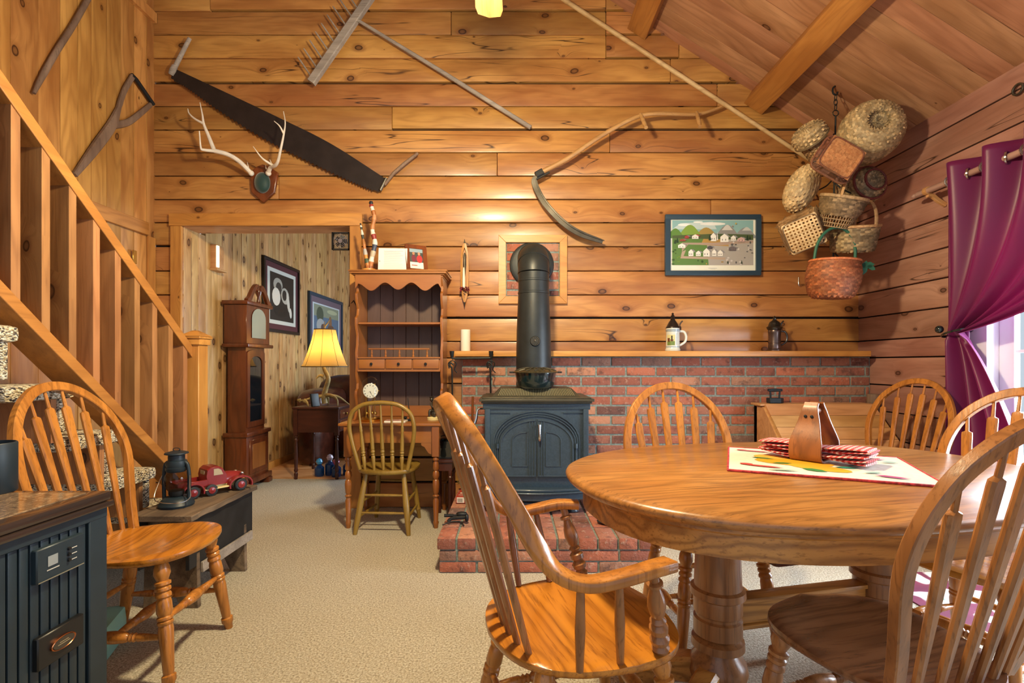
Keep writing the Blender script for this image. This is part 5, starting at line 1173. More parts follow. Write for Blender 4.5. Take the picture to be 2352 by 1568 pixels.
bl = [P(x, y, Y_)-o0 for x, y, Y_ in ((1236, 406, YC), (1227, 412, YC), (1232, 432, YC), (1252, 467, YC-.01), (1290, 508, YC-.01), (1330, 535, YC), (1384, 555, YC+.02))]
p = spline(bl, 6); n = len(p); b = B(); rail(b, p, (0, 1, 0), [.012]*n, [.018+.030*min(1, i/8)-.018*max(0, (i-n+6)/6) for i in range(n)], .2)
p2 = [q+V(.012, -.012, .006) for q in p[7:]]; tube(b, p2, .004, 6); obj('blade', b, M['steel'], t)
# antler mount
YA = D-.03; o0 = P(604, 420, YA); t = thing('antler_mount', 'white deer antlers mounted on a shield plaque with dark green velvet', 'antlers', o0)
b = B(); sh_ = [(x, y) for x, y in ((574, 395), (590, 382), (603, 377), (617, 381), (638, 396), (630, 442), (604, 465), (577, 441))]
prism(b, [((x-604)/F*YA, -(y-420)/F*YA) for x, y in sh_][::-1], frameM((0, .028, 0), (1, 0, 0), (0, 0, 1)), .030); obj('plaque', b, M['mahog'], t, bevel=.006)
b = B(); blob(b, (0, -.01, -.002), (.062, .045, .083), 1, 24, 14); obj('velvet_cap', b, M['velvet'], t)
def Q(x, y, d): return V((x-604)/F*YA, -d, -(y-420)/F*YA)
b = B()
def ant(pts, r0, r1): p = spline([Q(*q) for q in pts], 5); tube(b, p, [r0+(r1-r0)*i/(len(p)-1) for i in range(len(p))], 9)
ant([(583, 402, .04), (565, 382, .10), (545, 371, .14), (522, 368, .18)], .017, .016); ant([(528, 368, .17), (507, 371, .22), (504, 368, .24), (508, 338, .28)], .013, .004); ant([(522, 366, .18), (510, 335, .18), (500, 310, .18), (495, 288, .17), (486, 258, .15)], .016, .003); ant([(498, 308, .18), (480, 298, .18), (466, 285, .17), (461, 273, .16)], .010, .003)
ant([(580, 398, .05), (580, 381, .08)], .005, .001)
ant([(621, 402, .04), (633, 393, .08), (648, 394, .12), (660, 388, .16), (671, 368, .2), (680, 340, .22), (681, 310, .2), (672, 279, .16)], .017, .003); ant([(680, 335, .22), (674, 322, .24), (665, 314, .26)], .008, .002); ant([(640, 391, .10), (625, 382, .16), (611, 361, .2)], .011, .002); ant([(640, 392, .1), (636, 380, .12)], .005, .002); ant([(617, 385, .05), (620, 395, .06)], .004, .003)
blob(b, Q(583, 402, .04), (.022, .022, .022), 1, 12, 8); blob(b, Q(622, 402, .04), (.022, .022, .022), 1, 12, 8)
obj('antlers', b, M['bone'], t)
# long pale pole
b = B(); a_, c_ = P(1262, -22, D-.10), P(1868, 372, D-.10); turn(b, a_, c_, [(0, .017), (.5, .017), (1, .014)], 12); tag(obj('long_pole', b, wood('pale_pole', '#b89868', '#ccb084', '#94744c', (0, 2, 1), .5)), 'long pale wooden pole running diagonally below the roof line', 'pole')
# left wall: stick and forked hame
def LW(x, y, off=.03): return PXp(x, y, XL+off)
pts = [LW(78, 214), LW(95, 180), LW(130, 118), (LW(170, 55)), LW(215, -25)]; b = B(); p = spline(pts, 4); tube(b, p, [.010+.007*min(1, i/5) for i in range(len(p))], 10); tag(obj('walking_stick', b, M['stick']), 'long weathered stick mounted high on the left board wall', 'stick')
o0 = LW(265, 288); t = thing('forked_handle', 'dark forked wooden handle with a black crossbar on the left wall', 'old tool', o0)
b = B(); p = spline([LW(172, 402)-o0, LW(215, 345)-o0, LW(255, 290)-o0, LW(270, 255)-o0, LW(285, 210)-o0, LW(305, 175)-o0], 5); rail(b, p, (1, 0, 0), [.022+.016*math.sin(math.pi*min(1, i/18)) for i in range(len(p))], [.03+.035*math.sin(math.pi*min(1, i/16)) if i < 17 else .036 for i in range(len(p))], .5)
p = spline([LW(262, 287)-o0, LW(295, 280)-o0, LW(325, 258)-o0, LW(346, 240)-o0], 5); rail(b, p, (1, 0, 0), .022, [.05-.018*i/(len(p)-1) for i in range(len(p))], .5); obj('fork', b, M['stick'], t)
b = B(); tube(b, [LW(302, 172)-o0, LW(312, 182)-o0, LW(352, 240)-o0], .016, 10); obj('crossbar', b, M['iron'], t)
# small brass latch on the left wall trim
b = B(); q = LW(308, 590, .02); box(b, q.x, q.x+.008, q.y-.02, q.y+.02, q.z-.05, q.z+.05, bv=.002); tag(obj('latch_plate', b, M['brass']), 'small brass latch plate on the left wall below the trim', 'latch')
# ------------------------------------------------------------------ bench with lantern and toy truck
t = thing('old_bench', 'low weathered black bench with worn plank top in front of the stairs', 'bench', (-1.62, 2.60, 0))
b = B(); rr_ = random.Random(2); o_ = []
for k in range(15): o_.append((.145+rr_.uniform(-.006, .004), -.30+.60*k/14))
for k in range(8): o_.append((-.15, .30-.60*k/7))
prism(b, o_, Matrix.Translation((0, 0, .432)), .028); obj('top', b, M['bench'], t, bevel=.003)
for y in (-.20, .22):
    b = B(); prism(b, [(-.13, 0), (-.05, 0), (0, .10), (.05, 0), (.13, 0), (.12, .432), (-.12, .432)], frameM((0, y, 0), (1, 0, 0), (0, 0, 1)), .025); obj('leg', b, M['bench'], t, bevel=.002)
for x in (-.115, .115): b = B(); box(b, x-.009, x+.009, -.28, .285, .20, .43, bv=.002); obj('apron', b, plain('bench_black', '#1e1e20', .6, var=.3), t)
b = B(); box(b, .126, .14, -.20, .26, .16, .21, bv=.002); obj('rail', b, M['weathered'], t)
t = thing('oil_lantern', 'black barn oil lantern with wire bail on the near end of the bench', 'lantern', (-1.655, 2.47, .461))
b = B(); lathe(b, (0, 0, 0), [(0, 0), (.075, 0), (.078, .010), (.070, .022), (.066, .03), (.050, .045), (.020, .048), (0, .048)], 28); obj('base', b, M['canister'], t)
b = B(); lathe(b, (0, 0, 0), [(0, .048), (.03, .05), (.034, .06), (.034, .075), (.02, .08), (0, .08)], 20); obj('burner', b, M['iron'], t)
b = B(); loft(b, [ringpts(V(0, 0, z), V(1, 0, 0), V(0, 1, 0), r, r, 24) for r, z in ((.032, .072), (.046, .09), (.054, .12), (.050, .15), (.038, .172))], cap=False); obj('globe', b, M['smoke'], t)
b = B(); lathe(b, (0, 0, 0), [(.040, .168), (.046, .175), (.048, .19), (.044, .192), (.047, .205), (.044, .222), (.036, .225), (.036, .245), (.034, .25), (.052, .256), (.050, .262), (.02, .27), (0, .27)], 24); rail(b, [V(.017*math.cos(2*math.pi*k/16), .004*math.sin(0), .276+.008*math.sin(2*math.pi*k/16)) for k in range(16)], (0, 1, 0), .003, .003, .2, closed=True); obj('chimney', b, M['canister'], t)
for s in (-1, 1): b = B(); tube(b, spline([(s*.060, 0, .02), (s*.062, 0, .08), (s*.062, 0, .15), (s*.055, 0, .20), (s*.042, 0, .215)], 4), .0085, 10); obj('side_tube', b, M['canister'], t)
b = B(); tube(b, spline([(.066, 0, .155), (.085, -.03, .10), (.10, -.05, .055), (.075, -.075, .035), (.0, -.085, .035), (-.06, -.07, .05), (-.07, -.03, .11), (-.066, 0, .155)], 5), .0025, 6); obj('bail', b, M['chrome'], t)
t = thing('toy_truck', 'red vintage toy pickup truck on the far end of the bench', 'toy truck', (-1.632, 2.715, .461), R(53), s=1.08)
# local x is forward, length .36
def wheel(nm, x, y, r, parent, wd=.022):
    b = B(); turn(b, (x, y-wd/2, r), (x, y+wd/2, r), [(0, r*.86), (.15, r), (.85, r), (1, r*.86)], 24); wv = obj(nm, b, M['rubber'], parent)
    s = 1 if y > 0 else -1; b = B(); turn(b, (x, y+s*wd/2, r), (x, y+s*(wd/2+.006), r), [(0, r*.6), (.5, r*.55), (.6, r*.3), (1, r*.1)], 20); obj('hub', b, M['red'], wv); return wv
for x in (-.105, .115):
    for y in (-.062, .062): wheel('wheel', x, y, .030, t)
b = B(); rail(b, [(-.16, 0, .04), (.15, 0, .04)], (0, 1, 0), .08, .025, .1); obj('chassis', b, M['cream'], t)
b = B()
box(b, -.165, -.035, -.055, -.049, .045, .080, bv=.002); box(b, -.165, -.035, .049, .055, .045, .080, bv=.002); box(b, -.168, -.162, -.055, .055, .045, .080, bv=.002); box(b, -.165, -.035, -.055, .055, .045, .050)
obj('bed', b, M['red'], t)
b = B(); sec = [(-.035, .045), (-.040, .10), (-.036, .125), (-.020, .138), (.015, .138), (.035, .125), (.052, .095), (.055, .045)]
loft(b, [[V(x, y, .045+(z-.045)*k) for x, z in sec] for y, k in ((-.050, .93), (-.046, .985), (-.036, 1), (.036, 1), (.046, .985), (.050, .93))]); cabo = obj('cab', b, M['red'], t)
b = B()
for s in (-1, 1): prism(b, [(-.008, .094), (.036, .094), (.026, .118), (.012, .126), (-.008, .126)], frameM((0, -.0495 if s < 0 else .0515, 0), (1, 0, 0), (0, 0, 1)), .002)
box(b, -.0405, -.0385, -.022, .022, .100, .118); obj('windows', b, plain('toy_window', '#a89c84', .15, coat=.5), cabo)
b = B(); rr = []
for x, w_, h_ in ((.052, .042, .098), (.09, .038, .096), (.13, .030, .090), (.15, .024, .082), (.156, .018, .060)): rr.append([V(x, w_*math.cos(a)*.999, .045+(h_-.045)*max(0, math.sin(a))**.7 if math.sin(a) > 0 else .045) for a in [2*math.pi*k/20 for k in range(20)]])
loft(b, rr); obj('hood', b, M['red'], t)
for x, rl in ((-.105, .045), (.115, .052)):
    for y in (-.062, .062):
        b = B(); p = [V(x+rl*math.cos(a)*(1.0 if math.cos(a) > 0 else 1.1), y, .030+.042*max(-.3, math.sin(a))) for a in [math.pi*(-.08+1.16*k/12) for k in range(13)]]; rail(b, p, (0, 1, 0), .036, .008, .5); obj('fender', b, M['red'], t)
b = B(); box(b, -.055, .065, .045, .075, .030, .036, bv=.002); box(b, -.055, .065, -.075, -.045, .030, .036, bv=.002); obj('running_board', b, M['cream'], t)
wheel('spare_wheel', -.025, -.068, .028, t, .014)
b = B()
for y in (-.036, .036): blob(b, (.135, y, .082), (.010, .008, .008), 1, 10, 6)
obj('headlights', b, M['chrome'], t)
b = B(); box(b, -.09, .09, -.10, .10, 0, .13, bv=.006); tag(obj('storage_box', b, M['teal'], loc=(-1.70, 2.02, .001), rot=(0, 0, R(20))), 'pale teal storage box on the carpet under the bench end', 'box')
# ------------------------------------------------------------------ pellet stove with canister
t = thing('pellet_stove', 'black fluted pellet stove with stone top in the left foreground', 'stove', (-1.46, 1.10, 0))
def pb(b, x0, x1, y0, y1, z0, z1, **k): box(b, x0+1.46, x1+1.46, y0-1.10, y1-1.10, z0, z1, **k)
b = B(); pb(b, -1.76, -1.20, .70, 1.462, 0, .745, bv=.006); pb(b, -1.2, -1.181, 1.40, 1.462, 0, .745, bv=.003); pb(b, -1.2, -1.181, .70, .76, 0, .745, bv=.003); pb(b, -1.2, -1.18, .70, 1.462, .715, .745, bv=.003)
body = obj('body', b, M['pellet'], t)
b = B(); y = .765
while y < 1.395: pb(b, -1.202, -1.186, y, y+.0235, .0, .716, bv=.004); y += .0275
obj('fluted_front', b, M['pellet'], body)
b = B(); pb(b, -1.775, -1.168, .69, 1.472, .745, .762, bv=.005); pb(b, -1.77, -1.172, .695, 1.468, .762, .790, bv=.010); obj('top_rim', b, plain('top_rim_brown', '#332824', .25, coat=.5), t)
b = B(); pb(b, -1.72, -1.215, .75, 1.43, .788, .7925, bv=.001); obj('stone_top', b, M['granite'], t)
b = B(); pb(b, -1.19, -1.172, 1.235, 1.372, .612, .698, bv=.003); cp = obj('control_panel', b, M['pellet'], t)
mp_ = frameM((.2885, 1.3035-1.10, .655), (0, 1, 0), (0, 0, 1))
patch('panel_marks', [(rect(-.040, -.008, -.012, .018), '#8c9498'), (rect(-.043, -.018, -.008, -.015), '#b8b8b0')]+[(rect(.028, -.016+.015*k, .044, -.0135+.015*k), '#c0c0b8') for k in range(3)]+[(rect(-.066, -.041, .066, -.038), '#7c7868')], mp_, cp)
b = B()
for k in range(3): turn(b, (.288, .2235, .642+.015*k), (.293, .2235, .642+.015*k), [(0, .005), (1, .004)], 10)
obj('buttons', b, M['blackpl'], cp)
b = B(); pb(b, -1.19, -1.172, 1.238, 1.372, .395, .478, bv=.003); bp_ = obj('badge_plate', b, M['blackpl'], t)
b = B(); loft(b, [[V(.288+dx, .205+.036*sc_*math.cos(a), .437+.017*sc_*math.sin(a)) for a in [2*math.pi*k/32 for k in range(32)]] for dx, sc_ in ((0, 1), (.005, 1), (.006, .93), (.004, .85))], cap=False); rg = obj('oval_badge', b, M['copper'], bp_)
patch('badge_face', [(ell(0, 0, .031, .0145, 24), '#3a342c'), (rect(-.018, -.003, .018, -.001), '#9c8c6c'), (rect(-.013, .002, .013, .004), '#9c8c6c')], frameM((.2925, .205, .437), (0, 1, 0), (0, 0, 1)), rg)
b = B(); lathe(b, (0, 0, 0), [(0, 0), (.056, 0), (.059, .004), (.059, .138), (.057, .142), (.054, .142), (.054, .08), (0, .08)], 36); tag(obj('canister', b, M['canister'], loc=(-1.487, 1.425, .793)), 'blue-black cylindrical canister on the pellet stove, cut by the left edge', 'canister')
# ------------------------------------------------------------------ slant-top wood box and things in the corner
t = thing('wood_box', 'pale pine wood box with a slanting plank lid in the right corner', 'box', (2.26, 3.66, 0))
xa, xb_ = -.40, .43
b = B(); box(b, xa, xb_, .14, .19, 0, .845, bv=.003); box(b, xa+.02, xb_-.02, -.22, .19, 0, .08)
box(b, xa+.02, xb_-.02, -.22, -.20, 0, .55); obj('back', b, M['box'], t)
for x in (xa, xb_-.022): b = B(); prism(b, [(-.22, 0), (.19, 0), (.19, .84), (.05, .84), (-.22, .57)], frameM((x, 0, 0), (0, 1, 0), (0, 0, 1)), .022); obj('side_panel', b, M['box'], t, bevel=.002)
b = B(); a0, a1 = V(0, .06, .846), V(0, -.26, .545); d = (a1-a0)
for k in range(4):
    p0, p1 = a0+d*(k/4+.004), a0+d*((k+1)/4-.004); nn = V(0, -.6, .75).normalized()*.02; vs = [b.verts.new(q) for q in (V(xa+.015, p0.y, p0.z), V(xb_-.015, p0.y, p0.z), V(xb_-.015, p1.y, p1.z), V(xa+.015, p1.y, p1.z))]; v2 = [b.verts.new(v.co+nn) for v in vs]
    b.faces.new(vs); b.faces.new(v2)
    for i in range(4): b.faces.new((vs[i], vs[(i+1) % 4], v2[(i+1) % 4], v2[i]))
obj('slanting_lid', b, M['box'], t)
b = B(); box(b, xa-.02, xb_-.0, .05, .20, .846, .862, bv=.003); obj('top_board', b, M['box'], t)
t = thing('sad_iron', 'old black flat iron standing on the pine wood box', 'flat iron', (1.985, 3.775, .863))
b = B(); prism(b, [(-.055, -.03), (.03, -.03), (.065, 0), (.03, .03), (-.055, .03)], Matrix.Identity(4), .04); obj('sole', b, M['canister'], t, bevel=.005)
b = B(); tube(b, [(-.035, 0, .04), (-.038, 0, .09)], .007, 8); tube(b, [(.03, 0, .04), (.034, 0, .09)], .007, 8); turn(b, (-.055, 0, .098), (.05, 0, .098), [(0, .010), (.5, .013), (1, .010)], 10); obj('handle', b, M['canister'], t)
b = B(); turn(b, (2.742, 3.80, 0), (2.742, 3.80, .93), [(0, .044), (.3, .045), (1, .042)], 12); tag(obj('split_log', b, M['stick']), 'brown upright log standing in the corner behind the pine box', 'log')
# ------------------------------------------------------------------ rug at the glass door
b = B(); box(b, 1.95, 2.72, 1.45, 2.78, 0, .005, bv=.001); tag(obj('floral_rug', b, M['rug']), 'burgundy and cream floral rug in front of the glass door', 'rug')
# ------------------------------------------------------------------ table things
TZ0 = TZ+.0005
c4 = [P(1690, 1032, 1), P(1667, 1085, 1), P(2150, 1125, 1), P(2065, 1048, 1)]
def ontable(px, py, z=TZ): Y = (H-z)*F/(py-PY); return V((px-PX)/F*Y, Y, z)
cc = [ontable(1685, 1031), ontable(1667, 1086), ontable(2150, 1125), ontable(2068, 1048)]
mc = sum(cc, V(0, 0, 0))/4; ang = math.atan2((cc[2]-cc[1]).y, (cc[2]-cc[1]).x)
t = thing('quilted_placemat', 'white quilted placemat with yellow, green and red applique and red binding', 'placemat', (mc.x, mc.y, TZ0), ang)
ML, MW = .60, .50
b = B(); box(b, -ML/2, ML/2, -MW/2, MW/2, 0, .006, bv=.002); mt = obj('quilt', b, plain('quilt_white', '#d6cfbf', .85, bumps=(45, .9)), t)
b = B()
for x0, x1, y0, y1 in ((-ML/2-.003, ML/2+.003, -MW/2-.004, -MW/2+.003), (-ML/2-.003, ML/2+.003, MW/2-.003, MW/2+.004), (-ML/2-.004, -ML/2+.003, -MW/2, MW/2), (ML/2-.003, ML/2+.004, -MW/2, MW/2)): box(b, x0, x1, y0, y1, 0, .008, bv=.002)
obj('binding', b, plain('binding_red', '#b83c44', .7, bumps=(80, .3), var=.5), t)
leaf = lambda x, y, l, w, a: [(x+u*math.cos(a)-v*math.sin(a), y+u*math.sin(a)+v*math.cos(a)) for u, v in ((-l, 0), (-l*.4, w), (l*.4, w), (l, 0), (l*.4, -w), (-l*.4, -w))]
pl = [(ell(-.08, -.02, .13, .07), '#dca428'), (ell(-.01, -.10, .10, .05, 14, -.4), '#e0ac30'), (ell(-.15, .06, .06, .05), '#e0b048'), (leaf(-.12, -.06, .035, .013, .3), '#2c7038'), (leaf(-.03, -.15, .04, .02, -.5), '#2e8040'), (leaf(-.18, .02, .04, .012, -.2), '#3c7840'), (leaf(.08, -.06, .04, .014, .2), '#2c8c80'), (leaf(.12, -.0, .035, .010, .4), '#2c8c80'),
      (leaf(-.19, -.15, .07, .012, -.15), '#cc4440'), (ell(-.24, -.13, .022, .015), '#cc4440'), (leaf(-.2, .17, .07, .010, -.1), '#d05c60'), (ell(-.25, .18, .02, .014), '#d05c60'), (leaf(.18, -.18, .05, .012, -.3), '#b84c80'), (leaf(.14, -.13, .03, .008, .4), '#78a8a0'), (leaf(.2, .15, .045, .012, .3), '#c088b0'), (leaf(-.13, -.20, .05, .010, .1), '#a0b8a0'), (leaf(.24, .10, .03, .008, .1), '#78a8a0')]
patch('applique', pl, frameM((0, 0, .0062), (1, 0, 0), (0, 1, 0)), mt, .0008)
hc = (ontable(1850, 1058)+ontable(1925, 1028))/2
t = thing('stirrup_holder', 'polished wooden stirrup holding the napkins on the placemat', 'napkin holder', (1.150, 1.905, TZ+.0068), R(38))
# stirrup: bent strap from pin top, down, flat tread, and up again (local x across)
pts = [V(-.022, 0, .215), V(-.038, 0, .19), (V(-.052, 0, .14)), V(-.078, 0, .08), V(-.086, 0, .035), V(-.074, 0, .007), V(-.03, 0, .004), V(.03, 0, .004), V(.074, 0, .007), V(.086, 0, .035), V(.078, 0, .08), V(.052, 0, .14), V(.038, 0, .19), V(.022, 0, .215)]
p = spline(pts, 5); n = len(p)
b = B(); rail(b, p, (0, 1, 0), [.050+.062*min(1, max(0, (.20-q.z)/.13)) for q in p], .010, .4); obj('strap', b, M['stirrup'], t)
b = B(); tube(b, [(-.035, 0, .185), (.035, 0, .185)], .015, 14); obj('roller', b, M['stirrup'], t)
b = B()
for s in (-1, 1):
    for y in (-.011, .011): blob(b, (s*(.052), y, .166), (.004, .006, .006), 1, 8, 5)
obj('rivet', b, M['iron'], t)
for k, (dz, dx, rr_, lab) in enumerate(((.0, 0, 62, 'lower'), (.026, .01, 66, 'upper'))):
    t = thing('cloth_napkin', 'red and white gingham napkin, the %s of two folded through the stirrup' % lab, 'napkin', (1.145+dx*.3, 1.885, TZ+.021+dz), R(rr_-115), group='gingham napkins')
    b = B()
    for q in range(3):
        z = .008*q; nx, ny = 18, 6; L2, W2 = .180, .062; rings = []
        for i in range(nx+1):
            u = -1+2*i/nx; pinch = .62+.38*min(1, abs(u)*2.2); hgt = .006*math.sin(u*5+q*1.7+k)+.010*max(0, abs(u)-.3); ring = []
            for j in range(14): a = 2*math.pi*j/14; ring.append(V(u*L2+.006*math.sin(q*2.1), 1.0*W2*pinch*math.copysign(abs(math.cos(a))**.5, math.cos(a))+.008*math.sin(u*4+q), z+.0038*math.sin(a)+hgt*.6))
            rings.append(ring)
        loft(b, rings)
    obj('folds', b, M['gingham'], t)
# ------------------------------------------------------------------ curtain, rod, brackets
RX, RZ = XR-.12, 2.27
t = thing('curtain_rod', 'wooden curtain rod on white wooden brackets above the glass door', 'curtain rod', (RX, 2.2, RZ))
b = B(); turn(b, (0, 1.14, 0), (0, -1.3, 0), [(0, .008), (.008, .016), (.014, .012), (.02, .019), (1, .019)], 14); obj('rod', b, M['rodw'], t)
for y in (1.02, -1.1): b = B(); rail(b, spline([(0, y, -.028), (.03, y, -.03), (.07, y, -.06), (.118, y, -.09)], 4), (0, 1, 0), .022, .026, .3); turn(b, (0, y-.012, 0), (0, y+.012, 0), [(0, .026), (1, .026)], 16); obj('bracket', b, M['box'], t)
t = thing('curtain', 'burgundy satin grommet curtain tied back beside the glass door', 'curtain', (RX, 2.9, 0))
NS, NT_ = 150, 70; b = B()
yT0, yT1 = 3.10, 1.62; TIEZ = 1.335
def cpt(s, v):
    """s 0..1 across, v 0..1 top to tie, 1..2 tie to hem"""
    pl_ = math.sin(2*math.pi*(s*6.5+.25))
    if v <= 1:
        y0 = yT0+(yT1-yT0)*s; z0 = 2.36; y2 = 3.045-.09*s; z2 = TIEZ+.02*math.sin(s*3)
        y1 = y0-.02*(1-s) + (.0)*s; z1 = 2.30-(2.30-1.42)*(.55+.30*s)
        q = v; y = (1-q)**2*y0+2*q*(1-q)*(y1*(1-.0*s)+.12*s)+q*q*y2; z = (1-q)**2*z0+2*q*(1-q)*z1+q*q*z2
        amp = .055*(1-q)**1.2+.016; x = amp*pl_*(1-.3*q) - .03*q*math.sin(s*9)
        if q > .5: x += .020*math.sin(s*30)*(q-.5)
    else:
        q = v-1; y = (3.045-.09*s) + (-.36*s+.03*(1-s))*min(1, q*2.2)**.7; z = TIEZ*(1-q)+.02*q
        x = (.020+.035*min(1, q*2))*math.sin(2*math.pi*(s*3.5+.2))-.03*(1-q)*math.sin(s*9)
    return V(x, y-2.9, z)
grid = [[b.verts.new(cpt(i/NS, 2*j/NT_)) for i in range(NS+1)] for j in range(NT_+1)]
for j in range(NT_):
    for i in range(NS): b.faces.new((grid[j][i], grid[j][i+1], grid[j+1][i+1], grid[j+1][i]))
o = obj('drape', b, M['curtain'], t, ang=180); sl_ = o.modifiers.new('s', 'SOLIDIFY'); sl_.thickness = .0025
# second straight panel edge behind the tie-back
b = B(); NS2 = 26
grid = [[b.verts.new(V(.045+.014*math.sin(2*math.pi*(i/NS2*2)), .215-.16*i/NS2*(1-.2*j/20), 2.33-2.31*j/20)) for i in range(NS2+1)] for j in range(21)]
for j in range(20):
    for i in range(NS2): b.faces.new((grid[j][i], grid[j][i+1], grid[j+1][i+1], grid[j+1][i]))
o = obj('straight_fold', b, M['curtain'], t, ang=180); sl_ = o.modifiers.new('s', 'SOLIDIFY'); sl_.thickness = .0025
for k in range(13):
    s = (k/2+.25)/6.5
    if s > 1: break
    y = yT0+(yT1-yT0)*s-2.9; b = B(); n = 20; rail(b, [V(.0+.012*math.cos(2*math.pi*j/n)*0, y+.0, RZ)+V(math.cos(2*math.pi*j/n)*.026, math.cos(2*math.pi*j/n)*.017*(-1 if k % 2 == 0 else 1), math.sin(2*math.pi*j/n)*.031) for j in range(n)], [V(.55 if k % 2 == 0 else -.55, .83, 0)]*n, .010, .010, .3, closed=True)
    obj('grommet', b, M['chrome'], t)
b = B(); n = 28; rail(b, [V(-.005+.060*math.cos(2*math.pi*j/n), .100+.085*math.sin(2*math.pi*j/n), TIEZ-.02*math.sin(2*math.pi*j/n)+.01) for j in range(n)], (0, 0, 1), .012, .006, .4, closed=True); blob(b, (-.05, .17, TIEZ+.035), (.022, .024, .024), 1, 12, 8); tb = obj('tieback', b, M['enamel'], t)
# iron ring and hook on the right wall, small nail clip on the back wall
q = PXp(2338, 205, XR-.012); b = B(); n = 20; rail(b, [V(q.x, q.y+.028*math.cos(2*math.pi*j/n), q.z+.028*math.sin(2*math.pi*j/n)) for j in range(n)], [V(1, 0, 0)]*n, .012, .010, .4, closed=True); tag(obj('iron_ring', b, M['steel']), 'small iron ring fixed high on the right log wall', 'ring')
b = B(); tube(b, spline([P(1834, 636, D-.006), P(1834, 652, D-.012), P(1837, 657, D-.012), P(1840, 652, D-.010)], 4), .0022, 6); tag(obj('wire_hook', b, M['chrome']), 'tiny wire hook hanging on the wall left of the orange basket', 'hook')
# ------------------------------------------------------------------ baskets hung in the corner
YB = 3.55
hk = V(2.295, YB, zroof(2.295))
t = thing('hanging_chain', 'black iron hook with chain and hanging rod screwed into the ceiling', 'chain', hk)
b = B(); tube(b, [V(0, 0, .0), V(0, 0, -.035)], .006, 8); tube(b, spline([V(0, 0, -.03), V(-.02, 0, -.05), V(-.018, 0, -.085), V(.006, 0, -.095), V(.014, 0, -.075)], 4), .006, 8); obj('hook', b, M['iron'], t)
for k in range(3):
    b = B(); n = 14; zc_ = -.115-.034*k; ax = V(1, 0, 0) if k % 2 else V(0, 1, 0); rail(b, [ax*(.012*math.cos(2*math.pi*j/n))+V(0, 0, zc_+.022*math.sin(2*math.pi*j/n)) for j in range(n)], [V(0, 1, 0) if k % 2 else V(1, 0, 0)]*n, .005, .005, .4, closed=True); obj('link', b, M['iron'], t)
b = B(); n = 18; rail(b, [V(.020*math.cos(2*math.pi*j/n), 0, -.225+.020*math.sin(2*math.pi*j/n)) for j in range(n)], [V(0, 1, 0)]*n, .006, .006, .4, closed=True); tube(b, [V(0, 0, -.245), V(.003, .02, -.62), V(0, .03, -1.45)], .006, 8); obj('rod', b, M['iron'], t)
for zz, xx in ((-.78, -.16), (-.80, .14), (-1.02, -.16), (-1.30, .12), (-.46, .16)): b = B(); tube(b, spline([V(0, .028, zz+.10), V(xx*.4, .01, zz+.04), V(xx, 0, zz), V(xx*1.1, 0, zz+.05)], 4), .005, 6); obj('branch_hook', b, M['iron'], t)
def weave(bm, prof, M4, nst=40, amp=.0055, sq=0, sx_=1, sy_=1, rows=None, cap=True, col=None):
    """woven vessel: prof = [(r, z)] polyline; over-under displacement per stake and row"""
    pts = [V(r, 0, z) for r, z in prof]; L_ = [0]
    for a, c in zip(pts, pts[1:]): L_.append(L_[-1]+(c-a).length)
    rows = rows or max(6, int(L_[-1]/.014)); rings = []; amp = max(amp, .005)
    for i in range(rows+1):
        d = L_[-1]*i/rows; k = max(j for j in range(len(L_)) if L_[j] <= d+1e-9); k = min(k, len(pts)-2)
        f = (d-L_[k])/max(L_[k+1]-L_[k], 1e-9); q = pts[k].lerp(pts[k+1], f); nrm = V((pts[k+1]-pts[k]).z, 0, -(pts[k+1]-pts[k]).x).normalized(); ring = []
        for j in range(2*nst):
            a = 2*math.pi*j/(2*nst); c, s = math.cos(a), math.sin(a); e = 1-sq*.5
            cx_, sy2 = math.copysign(abs(c)**e, c), math.copysign(abs(s)**e, s)
            dsp = amp*(1 if ((j//1)+(i % 2)*2) % 4 < 2 else -1); rr = max(q.x+nrm.x*dsp, .002); ring.append(M4 @ V(cx_*rr*sx_, sy2*rr*sy_, q.z+nrm.z*dsp))
        rings.append(ring)
    fs = loft(bm, rings, cap=cap); cl = bm.loops.layers.float_color.get('wv') or bm.loops.layers.float_color.new('wv'); n2 = 2*nst; rv = random.Random(9)
    tab = {}
    for i_, f in enumerate(fs):
        r_, j_ = divmod(i_, n2); key = (r_, ((j_+(r_ % 2)*2)//4)); q = tab.setdefault(key, rv.random()); g_ = q if (j_+(r_ % 2)*2) % 4 < 2 else .5+q*.5
        for l in f.loops: l[cl] = (g_, g_, g_, 1)
def ring3(bm, r, z, th, M4, sq=0, sx_=1, sy_=1, n=40):
    p = []
    for j in range(n): a = 2*math.pi*j/n; c, s = math.cos(a), math.sin(a); e = 1-sq*.5; p.append(M4 @ V(math.copysign(abs(c)**e, c)*r*sx_, math.copysign(abs(s)**e, s)*r*sy_, z))
    zz = M4.to_3x3() @ V(0, 0, 1); rail(bm, p, [zz]*n, th*1.5, th, .4, closed=True)
S3 = YB/F
def at(px, py, dy=0): return P(px, py, YB+dy)
def RM(x=0, y=0, z=0): return Matrix.Rotation(R(z), 4, 'Z') @ Matrix.Rotation(R(y), 4, 'Y') @ Matrix.Rotation(R(x), 4, 'X')
def axisM(v, roll=0):
    v = Vector(v).normalized(); return v.to_track_quat('Z', 'Y').to_matrix().to_4x4() @ Matrix.Rotation(R(roll), 4, 'Z')
